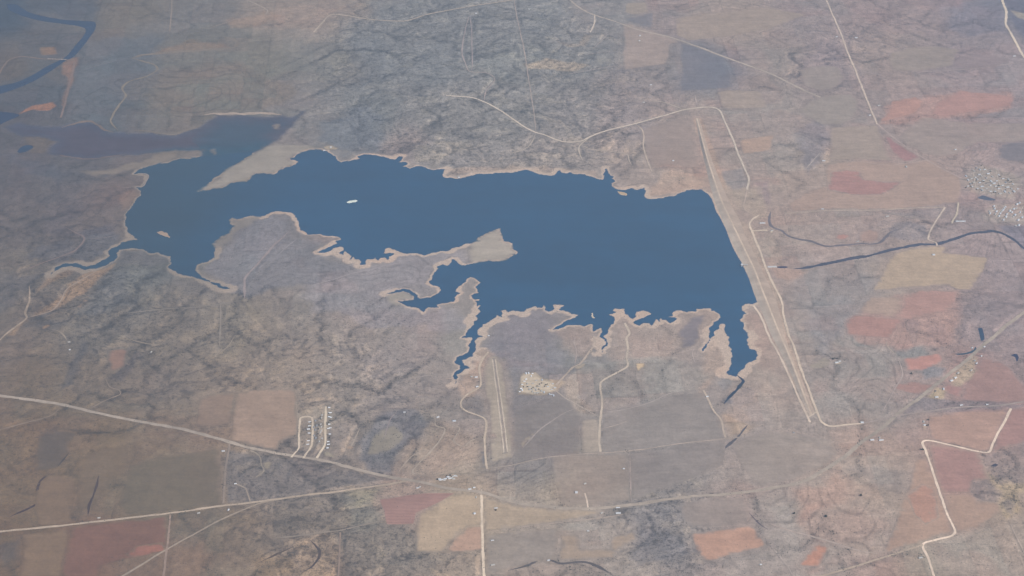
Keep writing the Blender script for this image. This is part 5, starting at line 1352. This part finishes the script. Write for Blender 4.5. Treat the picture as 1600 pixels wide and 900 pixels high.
# the strip of buildings by the highway junction
for k, (u, v) in enumerate([(686.5,752.3),(689,753.4),(691.5,753),(694.5,753.4),(696,751.5),(700,748.8),(703,751),(706,750.2),(709,751.5),(711,747.2),(713,747.6),(708,748)]):
    house('roadside_store', u, v, R(14 + random.uniform(-5, 5)), random.choice([(24, 14, 4), (20, 12, 4), (28, 14, 4.4)]), random.choice(['white', 'white', 'cream']), 'white',
          'pale building in the tight roadside row north of the highway junction', 'building', 'roadside row at the junction')
LONE = [  # single buildings: u, v, angle, size, roof, wall, name, label, category
    (734,768.5,15,(26,14,5),'white','white','barn','white barn touching the highway just west of the section road','barn'),
    (741,766,15,(20,12,4),'white','white','house','white house a little north of the highway at the section road','house'),
    (744,781,80,(18,11,4),'cream','pale','house','cream house in the corner of highway and section road','house'),
    (741.6,806,20,(18,18,6),'white','white','storage_shed','square white shed west of the bright section road','shed'),
    (775,796.7,5,(26,10,4),'white','pale','farmhouse','pale farmhouse alone east of the bright section road','house'),
    (656,765,60,(20,12,4),'cream','pale','house','cream house above the terraced red field','house'),
    (652.5,766.5,10,(20,11,4),'white','pale','house','low white house above the terraced red field, west of its neighbour','house'),
    (900.5,772,0,(22,20,7),'white','white','grain_store','bright white square store west of the pale driveway','store'),
    (914,758.5,30,(22,13,4),'cream','pale','farmhouse','tan farmhouse at the head of the pale driveway','house'),
    (966,804,4,(42,14,5),'white','white','barn','long white barn just south of the highway','barn'),
    (965.5,795.5,4,(32,10,4),'white','white','barn','low white barn hard against the north edge of the highway','barn'),
    (940,803.5,30,(22,12,4),'cream','pale','house','tan roofed house south of the highway opposite the driveway','house'),
    (974.5,735.5,0,(18,13,4),'white','pale','stock_shed','little pale shed in the mottled pasture','shed'),
    (1346.8,662,0,(26,22,6),'white','white','barn','bright white barn where the dam road ends','barn'),
    (1362.5,689.5,8,(34,16,5),'white','white','barn','white barn, western of the pair beside the highway curve','barn'),
    (1376.5,690,8,(40,14,5),'white','white','barn','white barn, eastern of the pair beside the highway curve','barn'),
    (1374,686.3,85,(20,12,4),'cream','pale','house','cream house just behind the eastern white barn','house'),
    (1443,660.5,80,(26,16,5),'cream','pale','farmhouse','cream farmhouse at the edge of the pink field','house'),
    (1444.5,665.5,10,(22,14,5),'white','white','barn','white barn just below the cream farmhouse','barn'),
    (1307,567.5,12,(30,18,5),'white','white','barn','white barn in the bright farmyard east of the dam','barn'),
    (1311.7,565.3,12,(20,12,4),'white','white','house','white house at the eastern edge of the bright farmyard','house'),
    (1486.8,593.8,30,(30,18,5),'white','white','workshop','bright white workshop nearest the highway in the roadside yards','workshop'),
    (1493,589.3,30,(26,16,5),'white','white','workshop','white workshop next up the highway from the brightest one','workshop'),
    (1497,581.7,40,(26,14,5),'cream','pale','workshop','cream workshop in the middle of the roadside yards','workshop'),
    (1517.5,577.5,40,(22,14,4),'cream','pale','house','cream house on the red field side of the yards','house'),
    (1526,567,60,(26,14,4),'white','pale','house','white house near the top of the roadside yards','house'),
    (1523,563,50,(18,12,4),'grey','pale','house','grey house beside the white one at the top of the yards','house'),
    (1474.5,607.5,85,(26,15,5),'white','white','barn','white barn at the edge of the straw coloured yard','barn'),
    (1463.5,621,5,(30,15,5),'white','white','barn','white barn at the bottom of the straw coloured yard','barn'),
    (1462,611,70,(22,12,4),'brown','pale','house','brown house inside the straw coloured yard','house'),
    (1519,543.5,80,(20,13,4),'white','pale','house','pale house at the southern tip of the roadside pond','house'),
    (1538,542,40,(22,13,4),'white','pale','house','pale house east of the roadside pond','house'),
    (1533.5,556,40,(20,12,4),'white','pale','house','small pale house in line between pond and yards','house'),
    (1502,633,20,(30,13,4),'white','pale','barn','pale barn on the grey road below the large red field','barn'),
    (1542.5,631,5,(22,12,4),'white','pale','house','small pale house farther along the grey road','house'),
    (1458.5,400.5,0,(26,24,6),'white','white','grain_store','white store standing in the broad cream field','store'),
    (1500.5,347.2,0,(104,17,5),'white','white','poultry_shed','very long narrow white shed south west of the town','shed'),
    (1191.3,349.6,4,(58,16,5),'white','white','dam_office','long white office inside the loop road behind the dam','office'),
    (1206,361.5,10,(26,14,5),'cream','white','workshop','cream workshop on the bright dam yard','workshop'),
    (1000,58,0,(18,16,9),'white','white','grain_store','upper white store in the tan northern field','store'),
    (999,65.5,0,(20,16,6),'white','white','barn','lower white barn in the tan northern field','barn'),
    (1005.5,162,20,(28,16,5),'cream','pale','farmhouse','cream farmhouse at the end of the northern branch track','house'),
    (1017,135,10,(26,14,5),'white','pale','barn','pale barn in the brush north of the branch track','barn'),
    (1052,252,0,(20,16,6),'white','white','storage_shed','white shed in the pinkish rough field','shed'),
    (744,22.8,5,(30,16,5),'white','white','barn','white barn beside the northern hill road','barn'),
    (827,19,0,(28,14,5),'white','pale','barn','white barn near the thin straight northern track','barn'),
    (1337.5,61,5,(36,18,5),'white','white','barn','bright white barn east of the straight country road','barn'),
    (1307,60.5,5,(26,14,5),'white','pale','house','pale house west of the straight country road','house'),
    (1373,165.5,20,(34,16,5),'cream','pale','barn','cream barn above the northern red field','barn'),
    (1359,181,10,(26,14,5),'white','white','house','white house where the straight country road nears its end','house'),
    (1584.5,90.5,10,(28,16,5),'white','white','barn','white barn beside the bright far road','barn'),
    (1287,252.7,5,(34,16,5),'white','white','barn','white barn at the corner of the tan and pinkish fields','barn'),
    (1416,261.5,85,(36,18,5),'cream','pale','barn','cream barn south of the dark red triangle','barn'),
    (1386,341,15,(36,18,5),'cream','pale','farmhouse','cream farmhouse south of the town road','house'),
    (1285,329.5,5,(26,13,4),'white','pale','house','pale house right on the town road','house'),
    (1492.5,235,30,(26,14,5),'white','pale','house','pale house north west of the town','house'),
    (1340,380,10,(30,10,4),'cream','pale','barn','low pale barn by the dim winding creek','barn'),
    (744,590,10,(28,14,4),'white','white','boat_shed','white boat shed nearer the narrow inlet mouth','shed'),
    (745.5,605,30,(26,14,4),'white','pale','boat_shed','white boat shed beside the bend of the airfield road','shed'),
    (737,589,5,(20,12,4),'cream','pale','cabin','cream cabin west of the boat shed','cabin'),
    (709.8,658.8,0,(30,18,5),'silver','white','barn','blue white barn above the second looping lane','barn'),
    (632,645,0,(20,14,4),'white','pale','house','pale house in the dark woods','house'),
    (684,651.5,30,(26,14,4),'white','pale','farmhouse','pale farmhouse at the top of the looping lane','house'),
    (517,230,0,(24,16,5),'white','white','storage_shed','white shed on the bright northern bluff','shed'),
    (506.5,235.6,20,(22,11,4),'white','white','boat_shed','white boat shed at the waterline under the bluff','shed'),
    (717,277.5,10,(22,15,5),'white','white','pump_house','white pump house on the northern beach','building'),
    (763.5,525,10,(18,14,4),'white','pale','cabin','pale cabin at the end of the short side inlet','cabin'),
    (1104.8,622.3,10,(22,13,4),'white','white','house','white house beside the pale lane','house'),
    (108,535.5,10,(24,12,4),'cream','pale','farmhouse','dull cream farmhouse in the western gullies','house'),
    (109.5,550,10,(18,12,4),'white','pale','storage_shed','pale shed south of the western farmhouse','shed'),
    (236,549,70,(22,12,4),'cream','pale','house','pale house above the western gullies','house'),
    (349,705.5,5,(28,12,4),'white','pale','house','pale house tucked below the highway','house'),
    (368,756,15,(22,12,4),'white','pale','house','pale house at the end of the branch drive','house'),
    (357,797.5,70,(22,12,4),'white','pale','house','pale house between western road and thin diagonal road','house'),
    (310.5,802,20,(24,12,4),'cream','pale','house','tan house just below the western road','house'),
    (155,811,10,(24,12,4),'cream','pale','house','tan house just above the western road','house'),
    (1188.5,885,0,(18,12,4),'white','pale','house','pale house at the corner below the salmon field','house'),
    (919,828+4,0,(16,10,4),'white','pale','stock_shed','pale shed between the two tan blocks','shed'),
    (857,877.5,10,(20,12,4),'white','pale','farmhouse','pale farmhouse at the southern creek','house'),
    (769.5,846.5,5,(26,10,4),'white','pale','barn','pale barn east of the section road, low down','barn'),
    (770,885,15,(34,12,4),'cream','pale','barn','cream barn east of the section road near the bottom edge','barn'),
    (1438,874,15,(32,14,4),'cream','pale','barn','cream barn inside the lowest bend of the white zigzag road','barn'),
    (1240,657.5+20,0,(16,10,4),'grey','pale','stock_shed','grey shed in the pasture below the dam end','shed'),
]
for u, v, a, size, roof, wall, nm, lab, cat in LONE:
    house(nm, u, v, R(a), size, roof, wall, lab, cat)
# ------------------------------------------------------------------ single trees that can be told apart
bark = plain('bark', (.10, .075, .055)); leafm = foliage('juniper_leaves', (.045, .055, .032))


def tree_protos():
    out = []
    for k in range(3):
        r = random.Random(70 + k)
        bm = bmesh.new()
        ring = []
        for z, rad in ((-1.0, .55), (1.2, .42), (3.4, .30), (6.0, .14)):
            ring.append([bm.verts.new((rad * math.cos(a), rad * math.sin(a), z)) for a in [i * math.pi / 3 for i in range(6)]])
        for a, b_ in zip(ring, ring[1:]):
            for i in range(6):
                bm.faces.new((a[i], a[(i + 1) % 6], b_[(i + 1) % 6], b_[i]))
        for q in range(5):                                 # limbs
            an = q * 1.3 + k; p0 = Vector((0, 0, 2.4 + .5 * q)); p1 = p0 + Vector((math.cos(an) * 2.6, math.sin(an) * 2.6, 1.8))
            sd = Vector((-math.sin(an), math.cos(an), 0)) * .14
            up_ = Vector((0, 0, .14))
            a = [bm.verts.new(p0 + w) for w in (sd, up_, -sd)]; b_ = [bm.verts.new(p1 + w * .3) for w in (sd, up_, -sd)]
            for i in range(3):
                bm.faces.new((a[i], a[(i + 1) % 3], b_[(i + 1) % 3], b_[i]))
        tm = bpy.data.meshes.new('trunk'); bm.to_mesh(tm); bm.free(); tm.materials.append(bark)
        v, f = [], []
        cl = [(r.uniform(-3, 3), r.uniform(-3, 3), r.uniform(3.2, 7.6), r.uniform(1.4, 2.6)) for _ in range(11)] + [(0, 0, 6, 2.8)]
        for cx, cy, cz, cr in cl:
            for _ in range(60):
                d = Vector((r.gauss(0, 1), r.gauss(0, 1), r.gauss(0, .8))).normalized() * cr * r.uniform(.55, 1.0)
                c = Vector((cx, cy, cz)) + d
                a = Vector((r.gauss(0, 1), r.gauss(0, 1), r.gauss(0, 1))).normalized(); b_ = a.orthogonal().normalized()
                s = r.uniform(.35, .7); n = len(v)
                v += [c + a * s, c + b_ * s, c - a * s, c - b_ * s]; f.append((n, n + 1, n + 2, n + 3))
        cm = mesh_np('crown', [tuple(q) for q in v], f); cm.materials.append(leafm)
        out.append((tm, cm))
    return out


TP = tree_protos()


def tree(u, v, label, group, s=1.0):
    x, y = G(u, v); x = float(x); y = float(y)
    tm, cm = random.choice(TP)
    o = thing('tree', label, 'tree', x, y, float(ground(x, y)) + (2.5 if at(ftight, x, y) > .5 else 1.0), random.uniform(0, 6.28), group)
    o.scale = (s * random.uniform(.9, 1.2), s * random.uniform(.9, 1.2), s * random.uniform(.9, 1.1))
    for nm, m in (('trunk', tm), ('crown', cm)):
        c = bpy.data.objects.new(nm, m); COL.objects.link(c); c.parent = o


TREES = [
    ('dark tree standing beside a house of the country town', 'trees among the town houses', [(1533,260),(1539,263),(1548,268.5),(1547,268),(1562,276.5),(1564,276),(1534,284.5),(1537,285),(1560,290.5),(1561,291.5),(1575,283),(1577.5,286),(1580,285),(1558,294),(1552,302.5),(1555,303),(1516,293),(1509,295),(1519,288),(1525,284),(1571,298),(1526,298)], 1.3),
    ('dark tree shading the homes of the trailer park', 'trees in the trailer park', [(500.8,653),(501.5,656),(502.5,647),(514,647.5),(517,659),(513.5,661),(498,672),(497,680),(500.5,682),(486,661),(515,685)], 1.1),
    ('dark tree among the cabins of the lakeside village', 'trees in the lakeside village', [(843,603),(846,601.5),(851,606.5),(852.5,604),(831,610.5),(833,608),(839,606),(842,611),(818,607),(824,607),(855,603)], 1.2),
    ('dark tree behind the tight roadside row of pale buildings', 'trees at the roadside row', [(684,753.5),(683.5,752.5),(702.5,746.5),(704,746.8),(698,747.8)], 1.2),
    ('dark tree close behind the barn in the bright farmyard', 'trees at the bright farmyard', [(1300,562),(1302,562.5),(1303.5,561),(1306,560.8),(1308,561)], 1.4),
    ('dark tree in the open pinkish pasture west of the zigzag road', 'trees in the pinkish pasture', [(1344,777),(1346,777.5),(1345,776.3),(1239.5,805.5),(1241,805),(1289,809),(1291,808.5),(1290,810)], 1.5),
    ('dark tree at the inner corner of the white zigzag road', 'trees at the zigzag corner', [(1439,704),(1441,703.6),(1442.5,704.3)], 1.3),
    ('dark tree round the cream farmhouse on the pink field', 'trees at the cream farmhouse', [(1449,657.5),(1451,657),(1450,665.5),(1448,666.5)], 1.3),
    ('dark tree just south of the lone pale farmhouse', 'trees at the lone farmhouse', [(774,800),(775.5,800.3)], 1.4),
    ('dark tree beside the pool of the little farm in the scrub', 'trees at the scrub farm', [(1423,585),(1425,585.5),(1424,584)], 1.3),
]
for lab, grp, pts, s in TREES:
    for u, v in pts:
        tree(u, v, lab, grp, s)

# ------------------------------------------------------------------ scrub: far too much of it to count
fence_x = np.concatenate([GP(p[0])[:, 0] for p in ROADS[:1]])


def scrub(name, label, n, dens, rmin, rmax, mat, seed):
    r = np.random.default_rng(seed)
    u = r.uniform(-40, 1640, n * 6); v = r.uniform(-60, 940, n * 6)
    x, y = G(u, v)
    keep = r.random(len(x)) < dens(x, y)
    x, y = x[keep][:n], y[keep][:n]
    m = len(x)
    rad = r.uniform(rmin, rmax, m); hgt = rad * r.uniform(.7, 1.15, m)
    z = ground(x, y)
    ang = r.uniform(0, 6.28, m)
    v6 = np.zeros((m, 6, 3))
    for k in range(5):
        a = ang + k * 2 * math.pi / 5
        q = rad * r.uniform(.7, 1.25, m)
        v6[:, k, 0] = x + q * np.cos(a); v6[:, k, 1] = y + q * np.sin(a); v6[:, k, 2] = z + hgt * r.uniform(.1, .55, m)
    v6[:, 5, 0] = x + rad * r.uniform(-.3, .3, m); v6[:, 5, 1] = y + rad * r.uniform(-.3, .3, m); v6[:, 5, 2] = z + hgt
    base = (np.arange(m) * 6)[:, None, None]
    tri = np.array([[k, (k + 1) % 5, 5] for k in range(5)])
    f = (base + tri).reshape(-1, 3)
    tag(link(name, mesh_np(name, v6.reshape(-1, 3), f), mat), label, kind='stuff')


wood_poly = GP(PATCHES[1][0])


def dens_scrub(x, y):
    r = at(rough, x, y)
    d = 0.04 + 0.30 * r * at(thick + 0.15, x, y) + 0.30 * at(creek_big, x, y) + 0.22 * at(creek_sm, x, y) * r
    d = d * (1 - 0.9 * at(ftight, x, y)) * (at(DL, x, y) > 40) * (1 - at(mudmask, x, y)) * (1 - .8 * at(dmask, x, y))
    return np.clip(d, 0, 1)


def dens_creek(x, y):
    d = 0.8 * at(creek_big, x, y) ** 1.5 * (1 - at(ftight, x, y))
    d = np.maximum(d, inside(x, y, wood_poly) * .35)
    for pts, w, c, l in CREEKS[:2]:
        d = np.maximum(d, (seg_dist(x, y, GP(pts), False) < w * .75) * .6)
    return d * (at(DL, x, y) > 60) * (1 - at(dmask, x, y))


scrub('scrub', 'low grey green scrub dotted over the rough ground', 60000, dens_scrub, 2.0, 4.6, foliage('mesquite_scrub', (.085, .080, .060)), 5)
scrub('creek_thicket', 'darker thickets crowding along the creeks', 26000, dens_creek, 3.0, 6.0, foliage('creek_thicket_leaves', (.055, .060, .045)), 6)

# ------------------------------------------------------------------ air
zlo = float(HGT.min()) - 8
hz = bpy.data.objects.new('haze', None)
bm = bmesh.new(); box(bm, -64000, 64000, -64000, 64000, min(zlo, -9), H + 60)
hm = bpy.data.meshes.new('haze'); bm.to_mesh(hm); bm.free()
bpy.data.objects.remove(hz)
m = bpy.data.materials.new('haze_air'); m.use_nodes = True
nt = m.node_tree; nt.nodes.clear()
out = nt.nodes.new('ShaderNodeOutputMaterial'); pv = nt.nodes.new('ShaderNodeVolumePrincipled')
pv.inputs['Density'].default_value = 2.3e-5
pv.inputs['Color'].default_value = (0.70, 0.83, 1.0, 1)
pv.inputs['Anisotropy'].default_value = 0.25
nt.links.new(pv.outputs[0], out.inputs['Volume'])
haze = link('haze', hm, m)
tag(haze, 'thin bluish haze filling the air over the plain', kind='stuff')

# ------------------------------------------------------------------ daylight
sd = Vector((0.66, -0.50, 0.68)).normalized()
elev = math.asin(sd.z); azim = math.atan2(sd.x, sd.y)
wd = bpy.data.worlds.new('World'); scene.world = wd; wd.use_nodes = True
nt = wd.node_tree
bg = nt.nodes.get('Background') or nt.nodes.new('ShaderNodeBackground')
sky = nt.nodes.new('ShaderNodeTexSky'); sky.sky_type = 'NISHITA'; sky.sun_disc = False
sky.sun_elevation = elev; sky.sun_rotation = azim
nt.links.new(sky.outputs[0], bg.inputs['Color']); bg.inputs['Strength'].default_value = 0.10
sl = bpy.data.lights.new('sun', 'SUN'); sl.energy = 5.0; sl.angle = math.radians(.5); sl.color = (1.0, .965, .92)
so = bpy.data.objects.new('sun', sl); COL.objects.link(so)
so.rotation_euler = sd.to_track_quat('Z', 'Y').to_euler()

# ------------------------------------------------------------------ camera and render
cd = bpy.data.cameras.new('camera'); cam = bpy.data.objects.new('camera', cd); COL.objects.link(cam)
cd.sensor_width = 36; cd.lens = 36 * F / 1600
cd.clip_start = 10; cd.clip_end = 400000
cam.location = (0, -Y0, H); cam.rotation_euler = (math.pi / 2 - PITCH, 0, 0)
scene.camera = cam
scene.view_settings.view_transform = 'Standard'; scene.view_settings.look = 'None'
scene.view_settings.exposure = 0.2; scene.view_settings.gamma = 1.0; scene.view_settings.use_curve_mapping = False
scene.render.engine = 'CYCLES'
cy = scene.cycles
cy.max_bounces = 4; cy.diffuse_bounces = 1; cy.glossy_bounces = 1; cy.volume_bounces = 0; cy.transmission_bounces = 1
cy.use_denoising = True
cy.filter_width = 1.4
